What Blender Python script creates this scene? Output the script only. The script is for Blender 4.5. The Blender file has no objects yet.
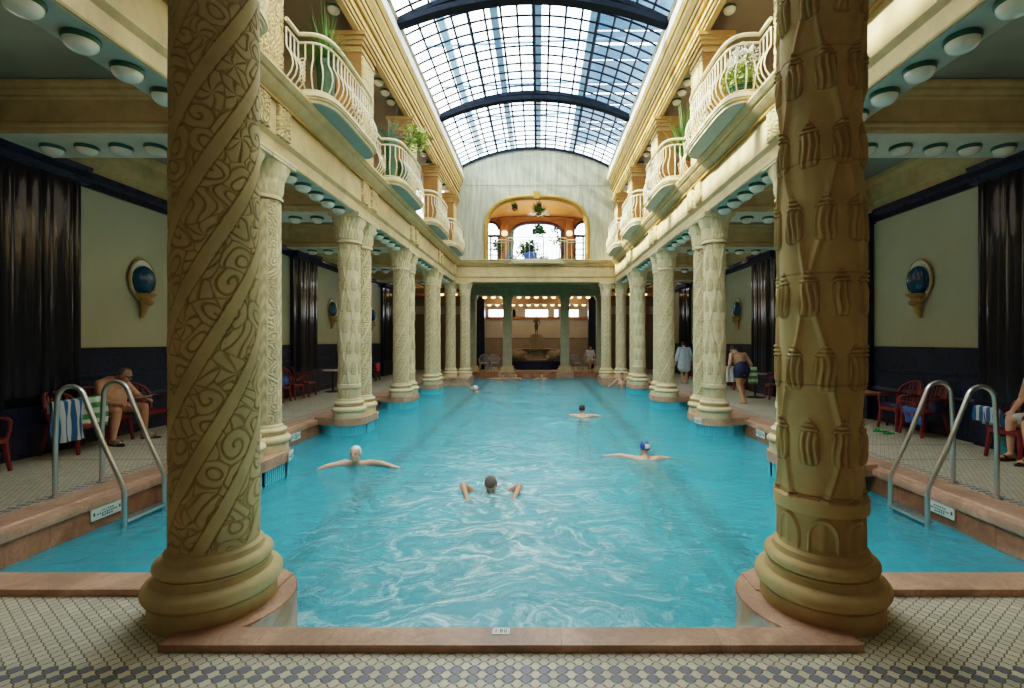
import bpy, bmesh, math, random
import numpy as np
from mathutils import Vector, Matrix
random.seed(7)
PI = math.pi
SC = bpy.context.scene
COL = SC.collection
CAM = Vector((0.15, 0.0, 1.65))
F = 480.0
ORD = ['first', 'second', 'third', 'fourth', 'fifth', 'sixth', 'seventh', 'eighth', 'ninth', 'tenth']

WORLD, SUN, AISLE, GALL, HALL, NEAR, EXPO = 9.0, 20.0, 6.0, 5.0, 22.0, 7.0, 0.36
LOOK = 'Medium High Contrast'
# ------------------------------------------------------------------ mesh builder
class MB:
    def __init__(s):
        s.V, s.F = [], []
    def add(s, V, Fc):
        o = len(s.V)
        s.V.extend([tuple(v) for v in V])
        s.F.extend([tuple(i + o for i in f) for f in Fc])
        return s
    def box(s, x0, x1, y0, y1, z0, z1):
        V = [(x, y, z) for z in (z0, z1) for y in (y0, y1) for x in (x0, x1)]
        return s.add(V, [(0, 2, 3, 1), (4, 5, 7, 6), (0, 1, 5, 4), (2, 6, 7, 3), (0, 4, 6, 2), (1, 3, 7, 5)])
    def obox(s, M, sx, sy, sz):
        V = [M @ Vector((x * sx / 2, y * sy / 2, z * sz / 2)) for z in (-1, 1) for y in (-1, 1) for x in (-1, 1)]
        return s.add(V, [(0, 2, 3, 1), (4, 5, 7, 6), (0, 1, 5, 4), (2, 6, 7, 3), (0, 4, 6, 2), (1, 3, 7, 5)])
    def lathe(s, prof, n=32, c=(0, 0, 0), cap=True, sq=None):
        V, Fc = [], []
        m = len(prof)
        for r, z in prof:
            for i in range(n):
                a = 2 * PI * i / n
                V.append((c[0] + r * math.cos(a), c[1] + r * math.sin(a), c[2] + z))
        for j in range(m - 1):
            for i in range(n):
                k = (i + 1) % n
                Fc.append((j * n + i, j * n + k, (j + 1) * n + k, (j + 1) * n + i))
        if cap:
            if prof[0][0] > 1e-4: Fc.append(tuple(reversed(range(n))))
            if prof[-1][0] > 1e-4: Fc.append(tuple((m - 1) * n + i for i in range(n)))
        return s.add(V, Fc)
    def prism(s, poly, z0, z1):
        n = len(poly)
        V = [(x, y, z0) for x, y in poly] + [(x, y, z1) for x, y in poly]
        Fc = [tuple(reversed(range(n))), tuple(range(n, 2 * n))]
        Fc += [(i, (i + 1) % n, n + (i + 1) % n, n + i) for i in range(n)]
        return s.add(V, Fc)
    def ext(s, prof, a0, a1, axis='y', fl=1):
        """closed (p,z) profile extruded along an axis; p is x (axis y) or y (axis x)"""
        n = len(prof)
        V = []
        for a in (a0, a1):
            for p, z in prof:
                V.append((fl * p, a, z) if axis == 'y' else (a, fl * p, z))
        Fc = [tuple(range(n)), tuple(range(2 * n - 1, n - 1, -1))]
        Fc += [(i, n + i, n + (i + 1) % n, (i + 1) % n) for i in range(n)]
        return s.add(V, Fc)
    def tube(s, pts, r, n=8, closed=False, cap=True, flat=1.0):
        pts = [Vector(p) for p in pts]
        m = len(pts)
        rs = r if isinstance(r, (list, tuple)) else [r] * m
        V, Fc = [], []
        up = None
        for i, p in enumerate(pts):
            if closed:
                d = pts[(i + 1) % m] - pts[i - 1]
            else:
                d = pts[min(i + 1, m - 1)] - pts[max(i - 1, 0)]
            if d.length < 1e-9: d = Vector((0, 0, 1))
            d.normalize()
            if up is None:
                up = Vector((0, 0, 1)) if abs(d.z) < 0.9 else Vector((1, 0, 0))
            a = d.cross(up)
            if a.length < 1e-6: a = d.cross(Vector((0.3, 1, 0.2)))
            a.normalize()
            b = a.cross(d).normalized()
            up = b
            for k in range(n):
                t = 2 * PI * k / n
                V.append(p + a * (rs[i] * math.cos(t)) + b * (rs[i] * flat * math.sin(t)))
        e = m if closed else m - 1
        for i in range(e):
            j = (i + 1) % m
            for k in range(n):
                l = (k + 1) % n
                Fc.append((i * n + k, i * n + l, j * n + l, j * n + k))
        if cap and not closed:
            Fc.append(tuple(reversed(range(n))))
            Fc.append(tuple((m - 1) * n + k for k in range(n)))
        return s.add(V, Fc)
    def ell(s, c, r, M=None, nu=16, nv=10):
        V, Fc = [], []
        c = Vector(c)
        for j in range(nv + 1):
            ph = PI * j / nv
            for i in range(nu):
                a = 2 * PI * i / nu
                v = Vector((r[0] * math.sin(ph) * math.cos(a), r[1] * math.sin(ph) * math.sin(a), r[2] * math.cos(ph)))
                if M is not None: v = M @ v
                V.append(c + v)
        for j in range(nv):
            for i in range(nu):
                k = (i + 1) % nu
                Fc.append((j * nu + i, (j + 1) * nu + i, (j + 1) * nu + k, j * nu + k))
        return s.add(V, Fc)
    def cap(s, p0, r0, p1, r1, n=14):
        """tapered capsule"""
        p0, p1 = Vector(p0), Vector(p1)
        d = p1 - p0
        L = d.length
        if L < 1e-6: return s.ell(p0, (r0, r0, r0))
        q = d.to_track_quat('Z', 'Y').to_matrix()
        prof = [(r0 * math.sin(t), -r0 * math.cos(t)) for t in [PI / 2 * k / 4 for k in range(5)]]
        prof += [(r1 * math.cos(t), L + r1 * math.sin(t)) for t in [PI / 2 * k / 4 for k in range(5)]]
        prof[0] = (1e-5, prof[0][1]); prof[-1] = (1e-5, prof[-1][1])
        V, Fc = [], []
        for r, z in prof:
            for i in range(n):
                a = 2 * PI * i / n
                V.append(p0 + q @ Vector((r * math.cos(a), r * math.sin(a), z)))
        for j in range(len(prof) - 1):
            for i in range(n):
                k = (i + 1) % n
                Fc.append((j * n + i, j * n + k, (j + 1) * n + k, (j + 1) * n + i))
        return s.add(V, Fc)
    def grid(s, P, closed_u=False):
        """P[j][i] rows"""
        m, n = len(P), len(P[0])
        V = [p for row in P for p in row]
        Fc = []
        for j in range(m - 1):
            for i in range(n if closed_u else n - 1):
                k = (i + 1) % n
                Fc.append((j * n + i, j * n + k, (j + 1) * n + k, (j + 1) * n + i))
        return s.add(V, Fc)
    def xf(s, M):
        s.V = [tuple(M @ Vector(v)) for v in s.V]
        return s
    def mesh(s, name, smooth=True, recalc=True, ang=35):
        me = bpy.data.meshes.new(name)
        me.from_pydata(s.V, [], s.F)
        if recalc:
            b = bmesh.new(); b.from_mesh(me)
            bmesh.ops.recalc_face_normals(b, faces=b.faces)
            b.to_mesh(me); b.free()
        me.update()
        if smooth:
            me.polygons.foreach_set('use_smooth', [True] * len(me.polygons))
            me.set_sharp_from_angle(angle=math.radians(ang))
        return me
    def build(s, name, m, parent=None, **k):
        return obj(name, s.mesh(name, **k), m, parent)

def obj(name, me, m, parent=None, loc=None):
    o = bpy.data.objects.new(name, me)
    COL.objects.link(o)
    if m is not None and len(me.materials) == 0: me.materials.append(m)
    if parent is not None: o.parent = parent
    if loc is not None: o.location = loc
    return o
def tag(o, label, cat, group=None, kind=None):
    o['label'] = label; o['category'] = cat
    if group: o['group'] = group
    if kind: o['kind'] = kind
    return o
def thing(name, label, cat, loc=(0, 0, 0), rz=0.0, group=None, kind=None):
    o = bpy.data.objects.new(name, None); COL.objects.link(o)
    o.empty_display_size = 0.1
    o.location = loc; o.rotation_euler = (0, 0, rz)
    return tag(o, label, cat, group, kind)
def struct(name, mb, m, parent=None, **k):
    o = mb.build(name, m, parent, **k)
    if parent is None: o['kind'] = 'structure'
    return o
def dup(root, loc, rz=None, label=None, group=None, scale=None):
    r = root.copy(); COL.objects.link(r); r.location = loc
    if rz is not None: r.rotation_euler = (0, 0, rz)
    if scale is not None: r.scale = scale
    if label: r['label'] = label
    if group: r['group'] = group
    for ch in list(root.children):
        c = ch.copy(); COL.objects.link(c); c.parent = r
        for g in list(ch.children):
            d = g.copy(); COL.objects.link(d); d.parent = c
    return r

# ------------------------------------------------------------------ materials
class NT:
    def __init__(s, name):
        s.m = bpy.data.materials.new(name); s.m.use_nodes = True
        s.t = s.m.node_tree; s.t.nodes.clear()
        s.out = s.t.nodes.new('ShaderNodeOutputMaterial')
    def n(s, typ, **k):
        nd = s.t.nodes.new(typ)
        for a, v in k.items():
            if a == 'inp':
                for kk, vv in v.items():
                    if isinstance(vv, bpy.types.NodeSocket): s.t.links.new(vv, nd.inputs[kk])
                    else: nd.inputs[kk].default_value = vv
            else: setattr(nd, a, v)
        return nd
    def math(s, op, a, b=None, c=None):
        nd = s.n('ShaderNodeMath', operation=op)
        for i, v in enumerate((a, b, c)):
            if v is None: continue
            if isinstance(v, bpy.types.NodeSocket): s.t.links.new(v, nd.inputs[i])
            else: nd.inputs[i].default_value = v
        return nd.outputs[0]
    def mix(s, fac, a, b):
        nd = s.n('ShaderNodeMix', data_type='RGBA')
        for i, v in ((0, fac), (6, a), (7, b)):
            if isinstance(v, bpy.types.NodeSocket): s.t.links.new(v, nd.inputs[i])
            else: nd.inputs[i].default_value = v if not isinstance(v, tuple) or len(v) == 4 else (*v, 1)
        return nd.outputs[2]
    def noise(s, scale, detail=4, rough=0.55, dist=0.0, vec=None):
        nd = s.n('ShaderNodeTexNoise', inp={'Scale': scale, 'Detail': detail, 'Roughness': rough, 'Distortion': dist})
        if vec is not None: s.t.links.new(vec, nd.inputs['Vector'])
        return nd.outputs['Fac']
    def obj(s): return s.n('ShaderNodeTexCoord').outputs['Object']
    def ramp(s, fac, stops):
        nd = s.n('ShaderNodeValToRGB')
        s.t.links.new(fac, nd.inputs[0])
        e = nd.color_ramp.elements
        while len(e) < len(stops): e.new(0.5)
        for i, (p, c) in enumerate(stops):
            e[i].position = p; e[i].color = (*c, 1) if len(c) == 3 else c
        return nd.outputs[0]
    def vscale(s, vec, x, y, z):
        nd = s.n('ShaderNodeMapping'); nd.inputs['Scale'].default_value = (x, y, z)
        s.t.links.new(vec, nd.inputs['Vector']); return nd.outputs[0]
    def bump(s, h, strength=0.3, dist=0.01):
        nd = s.n('ShaderNodeBump', inp={'Strength': strength, 'Distance': dist, 'Height': h})
        return nd.outputs[0]
    def pbr(s, col, rough=0.6, metal=0.0, normal=None, **k):
        p = s.n('ShaderNodeBsdfPrincipled')
        for nm, v in (('Base Color', col), ('Roughness', rough), ('Metallic', metal), ('Normal', normal)):
            if v is None: continue
            if isinstance(v, bpy.types.NodeSocket): s.t.links.new(v, p.inputs[nm])
            else: p.inputs[nm].default_value = (*v, 1) if isinstance(v, tuple) and len(v) == 3 else v
        for nm, v in k.items():
            nm = nm.replace('_', ' ')
            if isinstance(v, bpy.types.NodeSocket): s.t.links.new(v, p.inputs[nm])
            else: p.inputs[nm].default_value = v
        s.t.links.new(p.outputs[0], s.out.inputs[0])
        return s.m
def plain(name, col, rough=0.5, metal=0.0, var=0.12, sc=6.0, bump=0.0, **k):
    t = NT(name)
    f = t.noise(sc, 4, 0.6, vec=t.obj())
    lo = tuple(c * (1 - var) for c in col); hi = tuple(min(1, c * (1 + var)) for c in col)
    c = t.ramp(f, [(0.3, lo), (0.7, hi)])
    nrm = t.bump(t.noise(sc * 8, 3, vec=t.obj()), bump, 0.01) if bump else None
    return t.pbr(c, rough, metal, nrm, **k)
def set_cav(me, vals):
    at = me.attributes.new('cav', 'FLOAT', 'POINT'); at.data.foreach_set('value', np.asarray(vals, np.float32).ravel()); return me
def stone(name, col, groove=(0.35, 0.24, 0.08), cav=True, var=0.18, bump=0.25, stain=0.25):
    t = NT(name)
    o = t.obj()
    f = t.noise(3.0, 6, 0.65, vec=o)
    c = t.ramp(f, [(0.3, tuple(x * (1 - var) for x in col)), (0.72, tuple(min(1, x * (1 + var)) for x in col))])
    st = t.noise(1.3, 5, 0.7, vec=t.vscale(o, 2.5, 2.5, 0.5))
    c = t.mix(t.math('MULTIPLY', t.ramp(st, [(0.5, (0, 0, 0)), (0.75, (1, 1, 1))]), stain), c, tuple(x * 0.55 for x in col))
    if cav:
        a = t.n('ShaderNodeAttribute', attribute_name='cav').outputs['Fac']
        c = t.mix(t.math('MULTIPLY', a, 0.8), c, groove)  # shade of carved recesses mixed into the colour, along with brown patina
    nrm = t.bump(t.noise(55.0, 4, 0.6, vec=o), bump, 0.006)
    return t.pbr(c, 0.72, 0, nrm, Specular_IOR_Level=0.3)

M = {}
CREAM = (0.62, 0.50, 0.29)
M['teal_white'] = plain('pale_teal_soffit', (0.70, 0.68, 0.55), 0.7, var=0.06)
M['brown_grey'] = plain('brown_grey_panel', (0.27, 0.24, 0.19), 0.7)
M['stone'] = stone('carved_stone', (0.66, 0.54, 0.32), groove=(0.30, 0.19, 0.05))
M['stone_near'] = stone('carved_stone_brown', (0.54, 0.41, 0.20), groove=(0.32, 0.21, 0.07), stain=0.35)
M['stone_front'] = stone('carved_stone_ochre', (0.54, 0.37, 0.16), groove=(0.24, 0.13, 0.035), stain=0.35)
M['entab'] = stone('entablature_plaster', (0.58, 0.43, 0.22), cav=False, stain=0.3)
M['beam'] = stone('beam_plaster', (0.50, 0.38, 0.19), cav=False, stain=0.3)
M['ochre'] = stone('ochre_plaster', (0.32, 0.15, 0.04), cav=False)
M['gold'] = stone('gilded_moulding', (0.36, 0.20, 0.04), cav=False, bump=0.1)
M['moulding'] = stone('cream_moulding', (0.62, 0.43, 0.19), cav=False, bump=0.1)
M['teal'] = plain('teal_soffit', (0.44, 0.45, 0.37), 0.7, var=0.1, sc=1.5)
M['teal_blue'] = plain('teal_blue_soffit', (0.27, 0.37, 0.33), 0.6, var=0.1, sc=2)
M['cap_gold'] = stone('gilded_capital', (0.46, 0.28, 0.10), cav=False, bump=0.2)
M['hall_grey'] = plain('pale_grey_wall', (0.46, 0.43, 0.37), 0.8, var=0.08, sc=1.2)
M['slab_cream'] = stone('cream_slab_edge', (0.68, 0.56, 0.34), cav=False, bump=0.1)
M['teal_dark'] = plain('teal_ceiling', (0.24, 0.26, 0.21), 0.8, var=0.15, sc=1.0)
M['white_plaster'] = plain('white_plaster', (0.82, 0.80, 0.72), 0.7, var=0.06, sc=2)
M['panel'] = plain('cream_panel', (0.47, 0.45, 0.33), 0.8, var=0.06, sc=1.2, bump=0.03)
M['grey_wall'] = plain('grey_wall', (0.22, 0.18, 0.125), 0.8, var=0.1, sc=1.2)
M['rail'] = plain('cream_iron', (0.72, 0.62, 0.40), 0.45, var=0.08)
M['steel'] = plain('stainless_steel', (0.62, 0.62, 0.58), 0.28, 0.9, var=0.05)
M['dark_steel'] = plain('dark_steel', (0.010, 0.015, 0.024), 0.85, 0.0, var=0.2, Specular_IOR_Level=0.08)
M['pale_steel'] = plain('pale_blue_steel', (0.16, 0.30, 0.44), 0.6, 0.0, var=0.1)
M['slate'] = plain('slate_blue_sheet', (0.10, 0.20, 0.33), 0.6, 0.0, var=0.2, sc=2)
M['red'] = plain('red_plastic', (0.20, 0.022, 0.022), 0.38, var=0.1)
M['white_plastic'] = plain('white_plastic', (0.34, 0.34, 0.33), 0.4)
M['wood'] = plain('brown_wood', (0.30, 0.15, 0.07), 0.5, var=0.25, sc=12)
M['skin'] = plain('skin', (0.56, 0.30, 0.18), 0.5, var=0.12, sc=9)
M['skin_pale'] = plain('skin_pale', (0.74, 0.43, 0.29), 0.5, var=0.1, sc=9)
M['hair_dark'] = plain('dark_hair', (0.03, 0.022, 0.018), 0.6, var=0.3, sc=60, bump=0.4)
M['hair_grey'] = plain('grey_brown_hair', (0.13, 0.10, 0.08), 0.7, var=0.3, sc=60, bump=0.4)
M['navy_cloth'] = plain('navy_cloth', (0.025, 0.035, 0.09), 0.8, var=0.2, sc=20)
M['white_cloth'] = plain('white_cloth', (0.72, 0.72, 0.68), 0.9, var=0.1, sc=14, bump=0.3)
M['robe'] = plain('pale_blue_cloth', (0.50, 0.62, 0.68), 0.9, var=0.12, sc=10, bump=0.3)
M['blue_cloth'] = plain('blue_cloth', (0.06, 0.14, 0.36), 0.9, var=0.3, sc=14, bump=0.3)
M['teal_bag'] = plain('teal_plastic', (0.05, 0.30, 0.34), 0.4, var=0.25, sc=14)
M['green_rubber'] = plain('green_rubber', (0.03, 0.45, 0.15), 0.5)
M['pink_cloth'] = plain('pink_red_cloth', (0.55, 0.09, 0.11), 0.9, var=0.2, sc=14, bump=0.3)
M['beige_cloth'] = plain('beige_cloth', (0.60, 0.55, 0.42), 0.9, var=0.2, sc=14, bump=0.3)
M['black'] = plain('black_rubber', (0.02, 0.018, 0.016), 0.5)
M['brown_leather'] = plain('brown_leather', (0.07, 0.035, 0.02), 0.5)
M['cap_blue'] = plain('blue_swim_cap', (0.02, 0.10, 0.38), 0.35)
M['cap_white'] = plain('white_swim_cap', (0.85, 0.82, 0.74), 0.4)
M['suit'] = plain('dark_swimsuit', (0.015, 0.02, 0.05), 0.5)
M['paper'] = plain('newsprint', (0.60, 0.58, 0.52), 0.8)
M['leaf'] = plain('green_leaf', (0.10, 0.22, 0.035), 0.5, var=0.4, sc=9)
M['leaf_light'] = plain('light_green_leaf', (0.26, 0.36, 0.05), 0.5, var=0.35, sc=9)
M['leaf_dark'] = plain('dark_green_leaf', (0.03, 0.09, 0.03), 0.5, var=0.4, sc=9)
M['petal'] = plain('white_petal', (0.9, 0.88, 0.78), 0.6, var=0.05)
M['petal_blue'] = plain('blue_petal', (0.05, 0.16, 0.62), 0.6, var=0.2)
M['pot'] = plain('terracotta', (0.36, 0.16, 0.08), 0.7)
M['green_ring'] = plain('dark_green_enamel', (0.025, 0.11, 0.075), 0.35)
M['globe'] = plain('white_glass_globe', (0.80, 0.76, 0.64), 0.2, var=0.03)
M['blue_glass'] = plain('blue_glass', (0.01, 0.075, 0.16), 0.12, var=0.5, sc=25)
M['bracket'] = plain('gilt_bracket', (0.46, 0.29, 0.10), 0.5, var=0.2, sc=20, bump=0.4)
M['bronze'] = plain('bronze_green', (0.12, 0.13, 0.09), 0.5, 0.2, var=0.3, sc=14)
M['fountain'] = stone('fountain_stone', (0.34, 0.25, 0.15), cav=False, bump=0.6)
M['sign'] = plain('white_enamel', (0.72, 0.76, 0.68), 0.35, var=0.04)
M['ink'] = plain('dark_print', (0.05, 0.07, 0.09), 0.6)
M['ink_green'] = plain('green_print', (0.10, 0.24, 0.20), 0.6)
M['warm_plaster'] = plain('warm_orange_plaster', (0.52, 0.27, 0.11), 0.7, var=0.12, sc=2)
M['brown_wall'] = plain('brown_orange_wall', (0.40, 0.19, 0.07), 0.7, var=0.15, sc=3)
M['violet_frame'] = plain('dark_violet_frame', (0.05, 0.035, 0.09), 0.5)

def emis(name, col, st):
    t = NT(name)
    e = t.n('ShaderNodeEmission', inp={'Color': (*col, 1), 'Strength': st})
    t.t.links.new(e.outputs[0], t.out.inputs[0]); return t.m
M['lit_globe'] = emis('lit_globe', (1.0, 0.62, 0.26), 6.0)
M['lit_sconce'] = emis('lit_sconce', (1.0, 0.8, 0.5), 2.2)

def tile_dark():
    t = NT('navy_glazed_tile')
    o = t.obj()
    br = t.n('ShaderNodeTexBrick', inp={'Scale': 1.0, 'Brick Width': 0.14, 'Row Height': 0.28, 'Mortar Size': 0.004, 'Color1': (0.009, 0.012, 0.036, 1), 'Color2': (0.013, 0.018, 0.052, 1), 'Mortar': (0.004, 0.004, 0.010, 1)})
    sx = t.n('ShaderNodeSeparateXYZ'); t.t.links.new(o, sx.inputs[0])
    cb = t.n('ShaderNodeCombineXYZ')
    t.t.links.new(t.math('ADD', sx.outputs[1], sx.outputs[0]), cb.inputs[0]); t.t.links.new(sx.outputs[2], cb.inputs[1])
    t.t.links.new(cb.outputs[0], br.inputs['Vector'])
    n1 = t.noise(2.0, 5, 0.7, vec=o)
    c = t.mix(t.math('MULTIPLY', t.ramp(n1, [(0.45, (0, 0, 0)), (0.8, (1, 1, 1))]), 0.35), br.outputs[0], (0.022, 0.032, 0.045))
    nrm = t.bump(t.math('ADD', t.math('MULTIPLY', br.outputs[1], -1.0), t.math('MULTIPLY', t.noise(9, 3, vec=o), 0.6)), 0.25, 0.01)
    return t.pbr(c, t.math('MULTIPLY_ADD', t.noise(14, 3, vec=o), 0.3, 0.16), 0, nrm, Specular_IOR_Level=0.32)
M['navy'] = tile_dark()
def tile_brown():
    t = NT('brown_black_glazed_tile')
    o = t.obj()
    n1 = t.noise(1.5, 5, 0.75, vec=t.vscale(o, 9, 9, 0.6))
    c = t.ramp(n1, [(0.35, (0.003, 0.005, 0.018)), (0.62, (0.006, 0.006, 0.016)), (0.85, (0.036, 0.024, 0.019))])
    nrm = t.bump(t.noise(14, 3, vec=t.vscale(o, 1, 1, 0.3)), 0.3, 0.01)
    return t.pbr(c, 0.14, 0, nrm, Specular_IOR_Level=0.5)
M['brown_tile'] = tile_brown()
def pink_marble(name, col, wet=False):
    t = NT(name)
    o = t.obj()
    n1 = t.noise(2.2, 7, 0.68, 0.8, vec=o)
    c = t.ramp(n1, [(0.3, tuple(x * 0.62 for x in col)), (0.5, col), (0.68, tuple(min(1, x * 1.35 + 0.03) for x in col))])
    v = t.noise(5, 8, 0.7, 2.5, vec=o)
    c = t.mix(t.math('MULTIPLY', t.ramp(v, [(0.47, (0, 0, 0)), (0.5, (1, 1, 1)), (0.53, (0, 0, 0))]), 0.45), c, tuple(x * 0.45 for x in col))
    return t.pbr(c, 0.25 if wet else 0.42, 0, t.bump(v, 0.1, 0.005))
M['pink'] = pink_marble('pink_marble', (0.50, 0.29, 0.185))
M['pink_wet'] = pink_marble('wet_red_marble', (0.40, 0.165, 0.08), True)

def lantern_floor(name, swap, rows, ochre_rows=(), col=(0.60, 0.55, 0.40), P=0.0885, H=0.0625):
    t = NT(name)
    s = t.n('ShaderNodeSeparateXYZ'); t.t.links.new(t.obj(), s.inputs[0])
    X, Y = (s.outputs[1], s.outputs[0]) if swap else (s.outputs[0], s.outputs[1])
    xp = t.math('DIVIDE', X, P)
    tt = t.math('DIVIDE', Y, H)
    g = t.math('ADD', tt, t.math('MULTIPLY', t.math('SINE', t.math('MULTIPLY', tt, 4 * PI)), 0.062))
    u, v = t.math('ADD', xp, g), t.math('SUBTRACT', xp, g)
    def edge(w):
        f = t.math('FRACT', w)
        return t.math('SUBTRACT', 0.5, t.math('ABSOLUTE', t.math('SUBTRACT', f, 0.5)))
    e = t.math('MINIMUM', edge(u), edge(v))
    grout = t.math('LESS_THAN', e, 0.055)
    row = t.math('SUBTRACT', t.math('FLOOR', u), t.math('FLOOR', v))
    nz = t.noise(3.0, 5, 0.6, vec=t.obj())
    # per-tile tone
    cb = t.n('ShaderNodeCombineXYZ'); t.t.links.new(t.math('FLOOR', u), cb.inputs[0]); t.t.links.new(t.math('FLOOR', v), cb.inputs[1])
    wn = t.n('ShaderNodeTexWhiteNoise', noise_dimensions='2D'); t.t.links.new(cb.outputs[0], wn.inputs['Vector'])
    tone = t.math('ADD', t.math('MULTIPLY', nz, 0.5), t.math('MULTIPLY', wn.outputs[0], 0.5))
    c = t.ramp(tone, [(0.2, tuple(x * 0.82 for x in col)), (0.8, tuple(min(1, x * 1.12) for x in col))])
    def sel(c, rr, cc):
        if not rr: return c
        m = None
        for r in rr:
            k = t.math('COMPARE', row, float(r), 0.4)
            m = k if m is None else t.math('MAXIMUM', m, k)
        return t.mix(m, c, cc)
    c = sel(c, rows, (0.17, 0.18, 0.22))
    if ochre_rows:
        sm = t.math('ADD', t.math('FLOOR', u), t.math('FLOOR', v)); m = None
        for r in ochre_rows:
            k = t.math('COMPARE', sm, float(r), 0.6); m = k if m is None else t.math('MAXIMUM', m, k)
        c = t.mix(t.math('MULTIPLY', m, 0.75), c, (0.20, 0.13, 0.05))
    c = t.mix(grout, c, (0.16, 0.12, 0.06))
    nrm = t.bump(t.math('MULTIPLY', t.math('MINIMUM', e, 0.09), 10), 0.4, 0.004)
    return t.pbr(c, 0.38, 0, nrm)

def water():
    t = NT('pool_water')
    o = t.obj()
    h = t.math('ADD', t.noise(3.2, 4, 0.6, 0.8, vec=t.vscale(o, 1.0, 1.6, 1)), t.math('MULTIPLY', t.noise(11, 3, 0.6, 0.6, vec=o), 0.35))
    nrm = t.bump(h, 0.8, 0.06)
    tr = t.n('ShaderNodeBsdfTransparent', inp={'Color': (0.60, 0.95, 0.99, 1)})
    rf = t.n('ShaderNodeBsdfRefraction', inp={'Color': (0.60, 0.95, 0.99, 1), 'Roughness': 0.06, 'IOR': 1.33, 'Normal': nrm})
    df = t.n('ShaderNodeBsdfDiffuse', inp={'Color': (0.09, 0.56, 0.65, 1), 'Normal': nrm})
    gl = t.n('ShaderNodeBsdfGlossy', inp={'Color': (0.9, 0.97, 1, 1), 'Roughness': 0.09, 'Normal': nrm})
    m1 = t.n('ShaderNodeMixShader', inp={0: 0.72, 1: tr.outputs[0], 2: rf.outputs[0]})
    m2 = t.n('ShaderNodeMixShader', inp={0: 0.36, 1: m1.outputs[0], 2: df.outputs[0]})
    fr = t.n('ShaderNodeFresnel', inp={'IOR': 1.33, 'Normal': nrm})
    # streaks of fine white bubbles drifting up the middle of the effervescent pool
    s = t.n('ShaderNodeSeparateXYZ'); t.t.links.new(o, s.inputs[0])
    w1 = t.n('ShaderNodeTexNoise', inp={'Scale': 1.1, 'Detail': 3.0, 'Vector': o})
    vm = t.n('ShaderNodeVectorMath', operation='MULTIPLY_ADD', inp={0: w1.outputs['Color'], 1: (1.5, 1.5, 0), 2: o})
    f1 = t.noise(2.1, 6, 0.62, 1.4, vec=t.vscale(vm.outputs[0], 1.0, 1.9, 1))
    f1 = t.ramp(f1, [(0.47, (0, 0, 0)), (0.60, (1, 1, 1))])
    f2 = t.ramp(t.noise(9, 4, 0.6, 0.8, vec=t.vscale(vm.outputs[0], 1.0, 2.2, 1)), [(0.40, (0.15, 0.15, 0.15)), (0.62, (1, 1, 1))])
    xg = t.math('DIVIDE', t.math('ADD', s.outputs[0], 0.30), 1.35); yg = t.math('DIVIDE', t.math('SUBTRACT', s.outputs[1], 4.6), 4.6)
    fall = t.math('EXPONENT', t.math('MULTIPLY', t.math('ADD', t.math('MULTIPLY', xg, xg), t.math('MULTIPLY', yg, yg)), -1.0))
    foam = t.math('MULTIPLY', t.math('MULTIPLY', f1, f2), t.math('MULTIPLY_ADD', fall, 0.80, 0.05))
    fd = t.n('ShaderNodeBsdfDiffuse', inp={'Color': (0.70, 0.95, 0.97, 1), 'Normal': nrm})
    haze = t.math('MULTIPLY', fall, 0.11)
    m2 = t.n('ShaderNodeMixShader', inp={0: t.math('MINIMUM', t.math('ADD', foam, haze), 0.85), 1: m2.outputs[0], 2: fd.outputs[0]})
    m3 = t.n('ShaderNodeMixShader', inp={0: fr.outputs[0], 1: m2.outputs[0], 2: gl.outputs[0]})
    t.t.links.new(m3.outputs[0], t.out.inputs[0])
    return t.m
M['water'] = water()
def pool_tile():
    t = NT('turquoise_pool_tile')
    o = t.obj()
    s = t.n('ShaderNodeSeparateXYZ'); t.t.links.new(o, s.inputs[0])
    n1 = t.noise(1.4, 4, 0.6, vec=o)
    c = t.ramp(n1, [(0.3, (0.12, 0.62, 0.74)), (0.7, (0.18, 0.74, 0.84))])
    return t.pbr(c, 0.4)
M['pool'] = pool_tile()
M['lane'] = plain('dark_blue_lane_tile', (0.005, 0.02, 0.05), 0.4)
def glasspane():
    t = NT('skylight_glass')
    o = t.obj()
    s = t.n('ShaderNodeSeparateXYZ'); t.t.links.new(o, s.inputs[0])
    n1 = t.noise(1.1, 5, 0.65, 0.8, vec=t.vscale(o, 1.0, 0.45, 1))
    c = t.ramp(n1, [(0.36, (0.58, 0.74, 0.86)), (0.56, (0.97, 0.985, 1.0))])
    tr = t.n('ShaderNodeBsdfTransparent', inp={'Color': c})
    gl = t.n('ShaderNodeBsdfGlossy', inp={'Color': (0.9, 0.95, 1, 1), 'Roughness': 0.05})
    m3 = t.n('ShaderNodeMixShader', inp={0: 0.06, 1: tr.outputs[0], 2: gl.outputs[0]})
    t.t.links.new(m3.outputs[0], t.out.inputs[0])
    return t.m
M['glass'] = glasspane()
def gable():
    t = NT('grey_green_render')
    o = t.obj()
    n1 = t.noise(1.6, 6, 0.7, vec=t.vscale(o, 5, 5, 0.5))
    c = t.ramp(n1, [(0.28, (0.20, 0.22, 0.16)), (0.5, (0.33, 0.34, 0.25)), (0.72, (0.50, 0.48, 0.35))])
    return t.pbr(c, 0.8, 0, t.bump(n1, 0.15, 0.01))
M['gable'] = gable()
def striped(name, a, b, w, axis=0):
    t = NT(name)
    s = t.n('ShaderNodeSeparateXYZ'); t.t.links.new(t.obj(), s.inputs[0])
    f = t.math('LESS_THAN', t.math('FRACT', t.math('DIVIDE', s.outputs[axis], w)), 0.5)
    return t.pbr(t.mix(f, a, b), 0.9, 0, t.bump(t.noise(25, 3, vec=t.obj()), 0.3, 0.01))
M['towel_stripe'] = striped('blue_white_stripe', (0.55, 0.60, 0.62), (0.03, 0.13, 0.27), 0.11, 1)
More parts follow.
